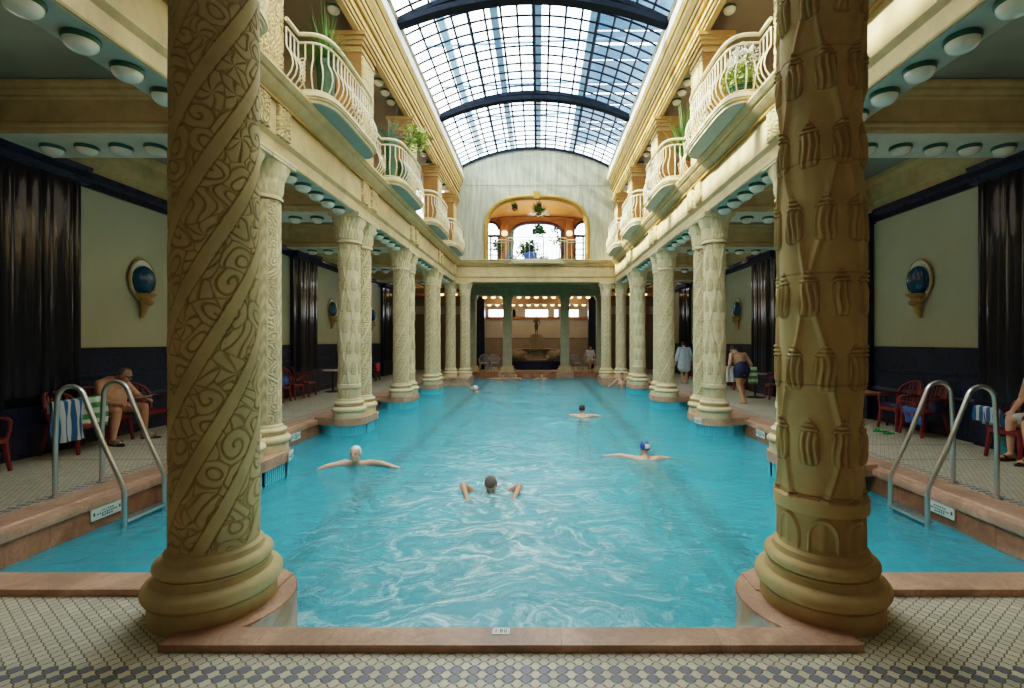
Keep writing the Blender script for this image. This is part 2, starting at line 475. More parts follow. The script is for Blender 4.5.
M['towel_green'] = striped('green_white_stripe', (0.66, 0.70, 0.60), (0.10, 0.34, 0.11), 0.16, 2)
M['pillar_green'] = stone('grey_green_stone', (0.46, 0.40, 0.26), cav=False)
# ------------------------------------------------------------------ layout
XC, XF, XI = 3.85, 3.58, 4.06
PIL = [-1.2, 2.8, 6.86, 10.92, 15.0, 19.07, 23.15]
MID = [4.83, 8.9, 12.95, 17.03, 21.1]       # nave column axis, beam face, beam inner face
XW = 7.25                            # side walls
PX, PD = 4.475, 4.90                 # pool wall face, coping outer edge
ZW = -0.30                           # water level
ZB = 4.30                            # underside of the nave beam
PAIRS = [2.76, 6.65, 10.45, 14.25, 18.05]
BAYS = [4.75, 8.55, 12.35, 16.15, 19.75]
SIDE = ((-1, 'left'), (1, 'right'))

TN = [0]
def trim(mb, m, parent=None, **k):
    TN[0] += 1
    return struct('trim_%d' % TN[0], mb, m, parent, **k)
# ------------------------------------------------------------------ floor
M['floor'] = lantern_floor('lantern_mosaic', False, (75, 77))
M['floor_side'] = lantern_floor('lantern_mosaic_side', True, (160, 162, -160, -162), (150, 172, 236, 258, 322, 344))
f = MB()
f.box(-XW, XW, -5, 2.54, -0.3, 0)
for s in (-1, 1):
    a, b = sorted((s * 1.87, s * XW)); f.box(a, b, 2.54, 3.1, -0.3, 0)
floor = struct('floor', f, M['floor'], smooth=False)
f = MB()
for s in (-1, 1):
    a, b = sorted((s * PD, s * XW)); f.box(a, b, 3.1, 26, -0.3, 0)
f.box(-XW, XW, 25.9, 31.2, -0.3, 0)
o = struct('floor_side_decks', f, M['floor_side'], smooth=False)

# ------------------------------------------------------------------ pool shell
f = MB()
f.box(-PX, PX, 3.33, 25.5, -1.35, -1.25)
f.box(-1.5, 1.5, 2.7, 3.33, -1.35, -1.25)
for s in (-1, 1):
    a, b = sorted((s * PX, s * (PX + .1))); f.box(a, b, 3.3, 25.6, -1.3, -0.34)
f.box(-PX, PX, 25.5, 25.6, -1.3, -0.34)
f.box(-PX, PX, 3.2, 3.3, -1.3, -0.34)
struct('pool_basin_floor', f, M['pool'], smooth=False)['kind'] = 'structure'
lanes = MB()
for x in (-2.45, -0.05, 2.35):
    if abs(x) < 1: continue
    lanes.box(x - .14, x + .14, 4.2, 24.6, -1.25, -1.245)
    lanes.box(x - .5, x + .5, 4.2, 4.4, -1.25, -1.245)
struct('floor_lane_lines', lanes, M['lane'], smooth=False)
# water surface with real ripples
def noise2(x, y, seed, oct=4):
    r = np.random.RandomState(seed); out = np.zeros_like(x)
    for k in range(26):
        a = r.uniform(0, 2 * PI); w = r.uniform(2.2, 9.5)
        out += np.sin(x * w * np.cos(a) + y * w * np.sin(a) + r.uniform(0, 6.28)
                      + 0.7 * np.sin(x * 1.3 + y * .9 + k)) / (w ** 1.0)
    return out
def water_grid(x0, x1, y0, y1, nx, ny):
    xs = np.linspace(x0, x1, nx); ys = y0 + (y1 - y0) * np.linspace(0, 1, ny) ** 1.6
    X, Y = np.meshgrid(xs, ys)
    amp = 0.34 + 0.66 * np.exp(-((X - 0.1) / 1.5) ** 2)
    Z = ZW + 0.021 * noise2(X + .25 * np.sin(Y * 1.7), Y * 1.25 + .25 * np.sin(X * 1.9), 3) * amp
    V = np.stack([X, Y, Z], -1).reshape(-1, 3)
    idx = np.arange(nx * ny).reshape(ny, nx)
    Fc = np.stack([idx[:-1, :-1], idx[:-1, 1:], idx[1:, 1:], idx[1:, :-1]], -1).reshape(-1, 4)
    return V.tolist(), Fc.tolist()
f = MB(); f.add(*water_grid(-PX + .004, PX - .004, 2.72, 25.49, 200, 420))
o = struct('water', f, M['water'], recalc=False, ang=180)

# copings (trim)
def kinds(o):
    o['kind'] = 'structure'; return o
f = MB()
# near raised kerb between the two front columns, joints every 1.2 m
xs = [-1.87, -0.98, 0.27, 1.12, 1.87]
for a, b in zip(xs[:-1], xs[1:]): f.box(a + .001, b - .001, 2.54, 2.70, -0.34, 0.04)
for s in (-1, 1):
    xs = [1.55, 2.9, 4.1, 5.15]
    for a, b in zip(xs[:-1], xs[1:]):
        a, b = sorted((s * a, s * b)); f.box(a + .001, b - .001, 3.10, 3.33, -0.34, 0.045)
    a, b = sorted((s * 1.60, s * 1.87)); f.box(a, b, 2.701, 3.12, -0.34, 0.022)
    # rounded platform on the pool side of the front column
    pl = [(s * (1.885 - .47 * math.sin(q)), 3.0 - .47 * math.cos(q)) for q in np.linspace(.22, PI + .9, 30)] + [(s * 1.9, 3.0)]
    pl = [(x, max(y, 2.702)) for x, y in pl]
    W2 = MB().prism(pl, -.34, .03); trim(W2, M['pink_wet'])
    f.prism([(s * 1.885 + (x - s * 1.885) * .985, max(2.703, 3 + (y - 3) * .985)) for x, y in pl], .03, .036)
trim(f, M['pink'])
for s, nm in SIDE:
    f = MB()
    f.ext([(PX - .02, -0.09), (PX - .03, -0.02), (PX - .02, 0.0), (PX + .05, 0.01), (PX + .07, -0.014), (PX + .09, -0.014), (PX + .11, 0.012), (PD, 0.012), (PD, -0.3), (PX + .02, -0.3), (PX + .02, -0.09)], 3.30, 25.9, 'y', s)
    trim(f, M['pink'])
    f = MB()
    for k in range(18):
        y0 = 3.3 + k * 1.245
        f.ext([(PX, -0.36), (PX + .12, -0.36), (PX + .12, -0.085), (PX, -0.085)], y0, y0 + 1.24, 'y', s)
    o = trim(f, M['pink_wet'])
    # platforms of the column pairs: rounded slab and slotted overflow grille under it
    for k, pc in enumerate(PAIRS):
        y0, y1, r = pc - .28, pc + .28, 0.39
        c0 = [(s * (XC + .02 - r * math.sin(t)), y0 - r * math.cos(t)) for t in np.linspace(-.75, PI / 2, 20)]
        c1 = [(s * (XC + .02 - r * math.sin(t)), y1 - r * math.cos(t)) for t in np.linspace(PI / 2, PI + .75, 20)]
        pl = [(s * (PX + .06), y0 - .16)] + c0 + c1 + [(s * (PX + .06), y1 + .16)]
        f = MB(); f.prism(pl, -0.09, 0.055)
        trim(f, M['pink'])
        f = MB()
        r2 = r - .03
        pts = [(s * (XC + .02 - r2 * math.sin(t)), y0 - r2 * math.cos(t)) for t in np.linspace(-PI / 2 + .3, PI / 2, 20)]
        pts += [(s * (XC + .02 - r2 * math.sin(t)), y1 - r2 * math.cos(t)) for t in np.linspace(PI / 2, PI * 1.5 - .3, 20)]
        for i in range(len(pts)):
            x, y = pts[i]; f.box(x - .012, x + .012, y - .012, y + .012, -0.6, -0.09)
        for q in np.linspace(y0, y1, 12): f.box(s * (XC + .02 - r2) - .012, s * (XC + .02 - r2) + .012, q - .012, q + .012, -0.6, -0.05)
        q = [(s * (XC + .02 - (r - .07) * math.sin(t)), y0 - (r - .07) * math.cos(t)) for t in np.linspace(0, PI / 2, 10)]
        q += [(s * (XC + .02 - (r - .07) * math.sin(t)), y1 - (r - .07) * math.cos(t)) for t in np.linspace(PI / 2, PI, 10)]
        q = [(s * PX, y0)] + q + [(s * PX, y1)]
        f.prism(q, -1.25, -0.05)
        trim(f, M['pool'])
f = MB(); f.box(-PX - .42, PX + .42, 25.5, 25.95, -0.36, 0.012)
trim(f, M['pink_wet'])
f = MB()
for s in (-1, 1):
    a, b = sorted((s * 2.9, s * PX)); f.box(a, b, 21.0, 22.5, -1.25, -0.05); f.box(a, b, 20.95, 22.55, -.05, .05)
    f.box(s * 1.53 - .45, s * 1.53 + .45, 25.2, 25.7, -.36, .02)
trim(f, M['pink'])

# ------------------------------------------------------------------ carved columns
def relief(u, v, seed, W, cell):
    """carved scroll-work height 0..1 over circumference u (periodic W) and height v"""
    r = np.random.RandomState(seed)
    u, v = u + .022 * np.sin(v * 21 + 2 * np.sin(v * 6.1)), v + .022 * np.sin(u / W * 2 * PI * 5 + v * 7)
    u = u % W
    nu = max(3, int(round(W / cell))); cu = W / nu
    nv = int(np.ceil(v.max() / cell)) + 2
    jx = r.uniform(.15, .85, (nv, nu)); jy = r.uniform(.15, .85, (nv, nu))
    typ = r.randint(0, 4, (nv, nu)); rot = r.uniform(0, 6.28, (nv, nu))
    iu = np.floor(u / cu).astype(int); iv = np.floor(v / cell).astype(int)
    F1 = np.full(u.shape, 9.); F2 = np.full(u.shape, 9.)
    T = np.zeros(u.shape, int); R = np.zeros(u.shape); DX = np.zeros(u.shape); DY = np.zeros(u.shape)
    for a in (-1, 0, 1):
        for b in (-1, 0, 1):
            ju = (iu + a) % nu; jv = np.clip(iv + b, 0, nv - 1)
            dx = (iu + a + jx[jv, ju]) * cu - u; dy = (iv + b + jy[jv, ju]) * cell - v
            d = np.hypot(dx, dy)
            m = d < F1
            F2 = np.where(m, F1, np.minimum(F2, d)); 
            T = np.where(m, typ[jv, ju], T); R = np.where(m, rot[jv, ju], R)
            DX = np.where(m, dx, DX); DY = np.where(m, dy, DY)
            F1 = np.where(m, d, F1)
    q = F1 / cell; an = np.arctan2(DY, DX) + R
    spiral = np.sin(2 * PI * q * 2.6 + an)
    petal = np.sin(an * 6 + q * 5) 
    strip = np.sin((DX * np.cos(R) + DY * np.sin(R)) / cell * 17 + np.sin(q * 5))
    rings = np.sin(2 * PI * q * 3.0)
    h = np.choose(T, [spiral, petal, strip, rings])
    h = np.clip((h + .98) / .45, 0, 1); h = h * h * (3 - 2 * h)
    edge = np.clip((F2 - F1) / cell / .07, 0, 1)
    return h * edge
def sstep(a, b, x):
    t = np.clip((x - a) / (b - a), 0, 1); return t * t * (3 - 2 * t)
def shaft_mesh(name, style, r0, r1, z0, z1, nu, nv, seed, amp, cell):
    th = np.arange(nu) * 2 * PI / nu
    z = np.linspace(z0, z1, nv)
    TH, Z = np.meshgrid(th, z)
    W = 2 * PI * r0
    U, Vv = TH * r0, Z - z0
    base = r0 + (r1 - r0) * (Z - z0) / (z1 - z0)
    if style == 'spiral':
        nb, L = 5, 2.75
        b = (TH * nb / (2 * PI) - Vv * nb / L) % 1.0
        band = sstep(.0, .02, b) * (1 - sstep(.25, .27, b))
        gro = np.exp(-((b - .285) / .012) ** 2) + np.exp(-((b - .985) / .012) ** 2)
        h = relief(U, Vv, seed, W, cell)
        hh = np.where(band > .5, .95, .05 + .75 * h) - .6 * gro
        cav = np.clip((1 - band) * (1 - h) * .9 + gro, 0, 1)
    elif style == 'tassel':
        per = .44
        n = 8
        row = np.floor(Vv / per); off = (row % 2) * .5
        cu = ((TH * n / (2 * PI) + off) % 1.0) - .5
        cv = (Vv / per % 1.0) - .45
        vary = np.floor(TH * n / (2 * PI) + off) * 1.7 + row * 2.3
        body = np.clip(1 - (cu / .34) ** 4 - (np.abs(cv + .05) / .24) ** 4, 0, 1) ** .5
        rib = .5 + .5 * np.sin(cu * 34 + 1.2 * np.sin(cv * 12 + vary))
        tri = np.clip((.36 - cv) / .18, 0, 1) * (cv > .17)
        topk = (np.abs(cu) < .30 * tri) * (.55 + .45 * np.sin(cv * 105))
        lump = body
        def cord(k):
            f = (TH * 4 / (2 * PI) + k * Vv / (per * 4) + .1 * k) % 1.0
            return np.exp(-(((f - .5) + .02 * np.sin(Vv * 9)) / .045) ** 2)
        cords = np.maximum(cord(1), cord(-1))
        joint = np.exp(-(((Vv / .66) % 1.0 - .5) / .008) ** 2)
        hh = .05 + lump * (.5 + .5 * rib) + .6 * topk + .85 * cords * (1 - .8 * lump) - .15 * joint
        hh = np.minimum(hh, 1.25)
        cav = np.clip(lump * (1 - rib) * .75 + .8 * np.exp(-((lump - .30) / .22) ** 2) * (lump > .02) + (np.abs(cu) < .34 * tri) * (.8 - topk) + joint * .5, 0, 1)
        ring = sstep(.22, .23, Vv) * (1 - sstep(.30, .31, Vv))
        low = 1 - sstep(.22, .23, Vv)
        f = (TH * 7 / (2 * PI)) % 1.0 - .5
        arch = np.exp(-((np.hypot(f / .36, np.maximum(0, Vv - .08) / .12) - 1) / .10) ** 2)
        hh = np.where(low > .5, .15 + .6 * arch + .25 * np.exp(-((f) / .08) ** 2), hh); hh = np.where(ring > .5, 1.3, hh)
        cav = np.where(low > .5, .3 * (1 - arch), cav); cav = np.where(ring > .5, 0, cav)
    else:
        n = 9
        f = (TH * n / (2 * PI)) % 1.0
        h = relief(U, Vv, seed, W, cell)
        alt = (np.floor(TH * n / (2 * PI)) % 2)
        rib = np.exp(-((np.minimum(f, 1 - f)) / .09) ** 2)
        hh = np.where(alt > .5, .15 + .8 * h, .5 + .3 * np.sin(Vv * 30 + np.sin(f * 6.28) * 1.6)) * (1 - rib) + rib
        cav = np.clip((1 - hh) * .8, 0, 1)
    end = sstep(0, .03, Vv) * sstep(0, .03, z1 - Z)
    R = base + amp * (hh - .5) * end
    X, Y = R * np.sin(TH), -R * np.cos(TH)
    V = np.stack([X, Y, Z], -1).reshape(-1, 3)
    idx = np.arange(nu * nv).reshape(nv, nu)
    nx = np.roll(idx, -1, 1)
    Fc = np.stack([idx[:-1], nx[:-1], nx[1:], idx[1:]], -1).reshape(-1, 4)
    me = bpy.data.meshes.new(name)
    me.vertices.add(len(V)); me.vertices.foreach_set('co', V.astype(np.float32).ravel())
    me.loops.add(len(Fc) * 4); me.loops.foreach_set('vertex_index', Fc.astype(np.int32).ravel())
    me.polygons.add(len(Fc)); me.polygons.foreach_set('loop_start', np.arange(0, len(Fc) * 4, 4, dtype=np.int32))
    me.polygons.foreach_set('loop_total', np.full(len(Fc), 4, dtype=np.int32))
    me.polygons.foreach_set('use_smooth', np.ones(len(Fc), bool))
    me.update(calc_edges=True); me.validate()
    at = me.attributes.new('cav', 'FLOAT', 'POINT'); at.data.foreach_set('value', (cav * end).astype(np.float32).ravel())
    return me
def base_mb(R):
    f = MB()
    p = [(R * 1.42, 0.0), (R * 1.43, .01), (R * 1.43, .115), (R * 1.40, .125)]
    p += [(R * 1.36 + .05 * math.sin(t), .175 - .05 * math.cos(t)) for t in np.linspace(.2, PI - .1, 9)]
    p += [(R * 1.32, .228), (R * 1.30, .24), (R * 1.25, .262), (R * 1.27, .275)]
    p += [(R * 1.20 + .033 * math.sin(t), .312 - .033 * math.cos(t)) for t in np.linspace(.2, PI - .1, 8)]
    p += [(R * 1.14, .35), (R * 1.11, .362), (R * 1.11, .385), (R * 1.02, .40), (R * .9, .40)]
    return f.lathe(p, 56)
def capital_mb(R, z0, z1):
    f = MB()
    h = z1 - z0
    nv, nu = 30, 72
    rows = []
    for j in range(nv):
        t = j / (nv - 1)
        if t < .10: r = R * 1.12
        elif t < .14: r = R * 1.02
        else:
            q = (t - .14) / .86
            r = R * (1.04 + .30 * q ** 1.6)
        row = []
        for i in range(nu):
            a = 2 * PI * i / nu
            k = 0
            if t > .14 and t < .98:
                q = (t - .14) / .86
                k = .018 * abs(math.sin(a * 4 + (0 if q < .5 else PI / 2))) * math.sin(PI * min(1, (q % .5) * 2)) ** .5 + .010 * math.sin(a * 24) * math.sin(q * 9)
            # square off towards the abacus
            sq = max(0, (t - .55) / .45)
            m = 1 / max(abs(math.cos(a)), abs(math.sin(a)))
            rr = r * (1 + .16 * sq * (min(m, 1.25) - 1) / .25) + k
            row.append((rr * math.cos(a), rr * math.sin(a), z0 + h * .86 * t))
        rows.append(row)
    f.grid(rows, True)
    e = R * 1.40
    f.box(-e, e, -e, e, z0 + h * .86, z0 + h * .93)
    f.box(-e * 1.03, e * 1.03, -e * 1.03, e * 1.03, z0 + h * .93, z1)
    return f
ZCAP = 3.68
R0 = .225
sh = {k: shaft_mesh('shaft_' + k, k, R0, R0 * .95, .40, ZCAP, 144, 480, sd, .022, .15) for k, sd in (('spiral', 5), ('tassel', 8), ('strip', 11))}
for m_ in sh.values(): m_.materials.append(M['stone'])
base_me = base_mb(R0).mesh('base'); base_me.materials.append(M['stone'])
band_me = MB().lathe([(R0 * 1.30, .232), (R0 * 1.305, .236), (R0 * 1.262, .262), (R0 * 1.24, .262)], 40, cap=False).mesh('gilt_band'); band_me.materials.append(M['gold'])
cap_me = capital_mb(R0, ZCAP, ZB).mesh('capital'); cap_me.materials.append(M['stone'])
SW = {'spiral': 'spiral banded', 'tassel': 'tassel carved', 'strip': 'vertically striped'}
def column(x, y, style, label, rz=0, group='nave colonnade columns', z=.055):
    t = thing('carved_column', label, 'column', (x, y, z), rz, group, 'thing')
    for nm, me in (('base', base_me), ('shaft', sh[style]), ('capital', cap_me)):
        o = obj(nm, me, None, t)
        if nm == 'base': obj('gilt_band', band_me, None, o)
    t.scale = (1, 1, (ZB - z) / ZB)
    return t
PN = ['nearest the camera', 'beside the pool ladder', 'second', 'third', 'fourth']
sty = {-1: ['strip', 'spiral', 'tassel', 'spiral', 'strip'], 1: ['strip', 'spiral', 'tassel', 'spiral', 'tassel']}
sty2 = {-1: ['strip', 'strip', 'spiral', 'tassel', 'spiral'], 1: ['tassel', 'tassel', 'spiral', 'strip', 'spiral']}
for s, nm in SIDE:
    for k, pc in enumerate(PAIRS):
        for j, dy in ((0, -.326), (1, .326)):
            st = (sty, sty2)[j][s][k]
            lab = '%s cream column, %s one of the %s pair down the %s pool side' % (SW[st], ('front', 'rear')[j], ORD[k], nm)
            column(s * XC, pc + dy, st, lab, random.randrange(4) * PI / 2)
    column(s * XC, 21.7, 'spiral', 'last single cream column down the %s side, outside the corner one' % nm, 0)
    column(s * 3.2, 21.78, 'strip', 'cream corner column at the %s end of the far beam' % nm, PI)
# the two big front columns
RN = .238
for s, nm, st, lab in ((-1, 'left', 'spiral', 'tall foreground column wrapped in spiral bands and carved scrolls, left kerb end'),
                       (1, 'right', 'tassel', 'tall foreground column carved with tassels and crossing cords, right kerb end')):
    t = thing('carved_column', lab, 'column', (-1.87 if s < 0 else 1.905, 3.0, .002), 0, None, 'thing')
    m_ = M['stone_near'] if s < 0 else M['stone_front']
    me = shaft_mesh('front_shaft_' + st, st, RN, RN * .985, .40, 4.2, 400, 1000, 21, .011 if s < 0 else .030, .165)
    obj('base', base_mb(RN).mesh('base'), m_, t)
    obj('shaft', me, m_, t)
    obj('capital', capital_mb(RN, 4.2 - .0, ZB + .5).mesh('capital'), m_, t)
# far square pillars and flanking pilasters in front of the fountain hall
def pillar(x, y, w, label, grp):
    t = thing('square_pillar', label, 'pillar', (x, y, 0.012), 0, grp, 'thing')
    b = MB(); b.box(-w / 2 - .16, w / 2 + .16, -w / 2 - .12, w / 2 + .12, 0, .16); b.box(-w / 2 - .09, w / 2 + .09, -w / 2 - .07, w / 2 + .07, .16, .30)
    b.build('base', M['entab'], t, smooth=False)
    c = MB(); c.box(-w / 2, w / 2, -w / 2, w / 2, .30, 3.85); c.box(-w * .36, w * .36, -w / 2 - .012, -w / 2, .42, 3.7)
    c.build('shaft', M['pillar_green'], t, smooth=False)
    c = MB(); c.box(-w / 2 - .04, w / 2 + .04, -w / 2 - .04, w / 2 + .04, 3.85, 3.95); c.box(-w / 2 - .09, w / 2 + .09, -w / 2 - .09, w / 2 + .09, 3.95, 4.06)
    c.build('capital', M['pillar_green'], t, smooth=False)
pillar(-1.53, 25.72, .46, 'grey green square pillar left of the fountain at the far pool end', 'far square pillars')
pillar(1.53, 25.72, .46, 'grey green square pillar right of the fountain at the far pool end', 'far square pillars')
pillar(-3.45, 25.72, .46, 'far pilaster beside the dark left post of the fountain hall', 'far square pillars')
pillar(3.45, 25.72, .46, 'far pilaster beside the dark right post of the fountain hall', 'far square pillars')

# ------------------------------------------------------------------ nave entablature
ENT = [(XI, ZB), (XF + .03, ZB), (XF + .02, ZB + .02), (XF + .02, ZB + .19), (XF - .03, ZB + .25), (XF - .03, ZB + .27),
       (XF - .03, ZB + .70), (XF - .07, ZB + .71), (XF - .07, ZB + .735), (XF - .05, ZB + .745), (XF - .09, ZB + .77), (XF - .16, ZB + .84), (XF - .18, ZB + .86),
       (XF - .18, ZB + .89), (XF - .22, ZB + .90), (XF - .27, ZB + .955), (XF - .27, ZB + .99), (XI, ZB + .99)]
for s, nm in SIDE:
    f = MB().ext(ENT, 2.0, 21.6, 'y', s)
    trim(f, M['entab'], ang=20)
    f = MB()
    for dz, dx in ((.705, .072), (.742, .055)):
        f.ext([(XF - dx - .012, ZB + dz - .008), (XF, ZB + dz - .008), (XF, ZB + dz + .012), (XF - dx - .012, ZB + dz + .012)], 2.0, 21.6, 'y', s)
    trim(f, M['gold'], smooth=False)
    f = MB(); a, b = sorted((s * (XF + .05), s * (XI - .02)))
    f.box(a, b, 2.0, 21.6, ZB - .012, ZB)
    trim(f, M['teal'], smooth=False)
# far end beam
f = MB().ext([(21.62 - (XF - p), z) for p, z in [(XF + .35, ZB)] + ENT[1:-1] + [(XF + .35, ZB + .99)]], -XF - .3, XF + .3, 'x')
trim(f, M['entab'], ang=20)
f = MB()
for dz, dx in ((.705, .072), (.742, .055)): f.box(-XF, XF, 21.62 - dx - .012, 21.62, ZB + dz - .008, ZB + dz + .012)
trim(f, M['gold'], smooth=False)
f = MB(); f.box(-3.9, 3.9, 25.5, 25.95, 4.06, 4.7); f.box(-3.9, 3.9, 25.44, 25.5, 4.5, 4.62)
trim(f, M['pillar_green'], smooth=False)
f = MB(); f.box(-3.5, 3.5, 21.98, 25.5, 4.62, 4.7)
trim(f, M['entab'], smooth=False)
# near end beam over the two front columns, gallery ceiling above the viewer
f = MB(); f.box(-XF, XF, 2.78, 3.22, 4.74, 5.5)
trim(f, M['entab'], smooth=False)

# ------------------------------------------------------------------ side aisles
for s, nm in SIDE:
    W = MB(); a, b = sorted((s * XW, s * (XW + .25))); W.box(a, b, -5, 31.2, 0, 5.4)
    struct('wall_' + nm, W, M['panel'], smooth=False)
    f = MB(); a, b = sorted((s * (XW - .04), s * XW))
    f.box(a, b, -5, 31, 0, 1.54)                                  # dado
    f.box(a, b, -5, 31, 4.15, 4.39)                               # dark band over the panels
    f.ext([(XW - .03, .60), (XW - .06, .62), (XW - .08, .66), (XW - .06, .70), (XW - .03, .72)], -5, 31, 'y', s)
    f.ext([(XW - .03, 1.02), (XW - .06, 1.04), (XW - .06, 1.09), (XW - .03, 1.11)], -5, 31, 'y', s)
    f.ext([(XW - .03, 0), (XW - .07, 0), (XW - .07, .16), (XW - .03, .20)], -5, 31, 'y', s)
    f.ext([(XW - .07, 4.24), (XW - .12, 4.29), (XW - .14, 4.39), (XW - .07, 4.39)], -5, 31, 'y', s)
    trim(f, M['navy'], ang=25)
    for k, pc in enumerate(PIL):
        f = MB()
        # ribbed glazed pilaster: rounded flutes in plan
        y0, y1 = pc - .77, pc + .77
        pl = [(s * (XW - .02), y0)]
        nfl = 9
        wv = [random.uniform(.5, 1.5) for _ in range(nfl)]; cw = [sum(wv[:i]) / sum(wv) for i in range(nfl + 1)]
        for i in range(nfl):
            for q in np.linspace(0, PI, 6)[:-1]:
                yy = y0 + (cw[i] + (cw[i + 1] - cw[i]) * (.5 - .5 * math.cos(q))) * (y1 - y0)
                pl.append((s * (XW - .12 - (.005 + .008 * (i % 3)) * math.sin(q) - .05 * (1 if 2 <= i <= 6 else 0)), yy))
        pl += [(s * (XW - .12), y1), (s * (XW - .02), y1)]
        f.prism(pl, .72, 4.15)
        trim(f, M['brown_tile'], ang=50)
        f = MB()
        a, b = sorted((s * (XW - .17), s * XW))
        f.box(a, b, y0 - .02, y1 + .02, 0, .72)
        f.ext([(XW, 4.12), (XW - .22, 4.14), (XW - .28, 4.22), (XW - .26, 4.32), (XW - .30, 4.40), (XW, 4.40)], y0 - .03, y1 + .03, 'y', s)
        trim(f, M['navy'], ang=25)
    # aisle ceiling, longitudinal wall beam, transverse beams
    f = MB(); a, b = sorted((s * XI, s * XW)); f.box(a, b, -5, 31, 5.0, 5.2)
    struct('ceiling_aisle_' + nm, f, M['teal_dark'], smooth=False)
    f = MB(); f.ext([(XW, 4.39), (XW - .10, 4.39), (XW - .12, 4.52), (XW - .16, 4.54), (XW - .2, 4.72), (XW - .2, 4.86), (XW - .3, 4.92), (XW - .3, 5.0), (XW, 5.0)], -5, 31, 'y', s)
    trim(f, M['beam'], ang=20)
    f = MB(); f.ext([(XI, 4.6), (XI + .03, 4.62), (XI + .03, 4.85), (XI + .12, 4.93), (XI + .12, 5.0), (XI, 5.0)], -5, 25, 'y', s)
    trim(f, M['beam'], ang=20)
    for pc in PAIRS + [21.85]:
        a, b = sorted((s * (XI - .01), s * (XW - .05)))
        f = MB()
        pr = [(-.42, 4.36), (-.44, 4.38), (-.44, 4.42), (-.46, 4.44), (-.46, 4.47), (-.42, 4.50), (-.42, 4.78), (-.45, 4.80), (-.45, 4.83), (-.50, 4.87), (-.50, 4.91), (-.54, 4.95), (-.54, 4.985)]
        pr = pr + [(-y, z) for y, z in reversed(pr)]
        f.ext([(pc + y, z) for y, z in pr], a, b, 'x')
        trim(f, M['beam'], ang=20)
        f = MB(); f.box(a, b, pc - .40, pc + .40, 4.34, 4.36)
        trim(f, M['teal_white'], smooth=False)
# hall behind and over the viewer
f = MB(); f.box(-XI - .1, XI + .1, -5, 3.0, 5.3, 5.5); struct('ceiling_near', f, M['teal_dark'], smooth=False)
f = MB(); f.box(-XW, XW, -5.2, -5, 0, 5.5); struct('wall_near', f, M['panel'], smooth=False)

# ------------------------------------------------------------------ upper storey
XU = 5.5
for s, nm in SIDE:
    f = MB(); a, b = sorted((s * XI, s * (XU + .2))); f.box(a, b, 0, 21.6, 5.2, 5.26)
    struct('floor_gallery_' + nm, f, M['beam'], smooth=False)
    f = MB(); a, b = sorted((s * XU, s * (XU + .2))); f.box(a, b, 0, 22, 5.2, 8.7)
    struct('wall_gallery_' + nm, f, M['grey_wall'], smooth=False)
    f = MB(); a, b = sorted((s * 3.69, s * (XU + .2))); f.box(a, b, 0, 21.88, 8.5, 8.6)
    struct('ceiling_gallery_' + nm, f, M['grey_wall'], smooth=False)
    UE = [(3.70, 8.10), (XF, 8.10), (XF, 8.16), (XF - .03, 8.18), (XF - .03, 8.26), (XF - .055, 8.28), (XF - .055, 8.36), (XF - .03, 8.38), (XF - .03, 8.44), (XF - .10, 8.48), (XF - .10, 8.56), (XF - .13, 8.58), (XF - .13, 8.66),
          (XF - .10, 8.68), (XF - .17, 8.78), (XF - .22, 8.84), (XF - .22, 8.92), (XF - .28, 8.98), (XF - .31, 9.03), (3.70, 9.03)]
    f = MB().ext(UE, 1.0, 21.9, 'y', s); trim(f, M['moulding'], ang=20)
    f = MB()
    for x, z in ((XF - .045, 8.22), (XF - .07, 8.32), (XF - .115, 8.52), (XF - .145, 8.62)):
        pass
    for z, x in ((8.17, XF - .0), (8.27, XF - .032), (8.46, XF - .06), (8.57, XF - .102), (8.72, XF - .115), (8.95, XF - .225)):
        f.ext([(x - .03, z - .018), (x + .1, z - .018), (x + .1, z + .018), (x - .03, z + .018)], 1.0, 21.9, 'y', s)
    trim(f, M['gold'], smooth=False)
    f = MB().ext([(3.26, 9.03), (3.26, 9.08), (3.36, 9.52), (3.95, 9.52), (3.70, 9.03)], 1.0, 21.9, 'y', s); trim(f, M['white_plaster'], smooth=False)
    f = MB().ext([(3.34, 9.52), (3.30, 9.55), (3.34, 9.68), (3.7, 9.68), (3.7, 9.52)], 1.0, 21.9, 'y', s); trim(f, M['gable'], smooth=False)
# near gable above the viewer, closes the nave
f = MB(); f.box(-4.2, 4.2, .6, 1.0, 5.5, 9.6)
struct('wall_near_gable', f, M['gable'], smooth=False)

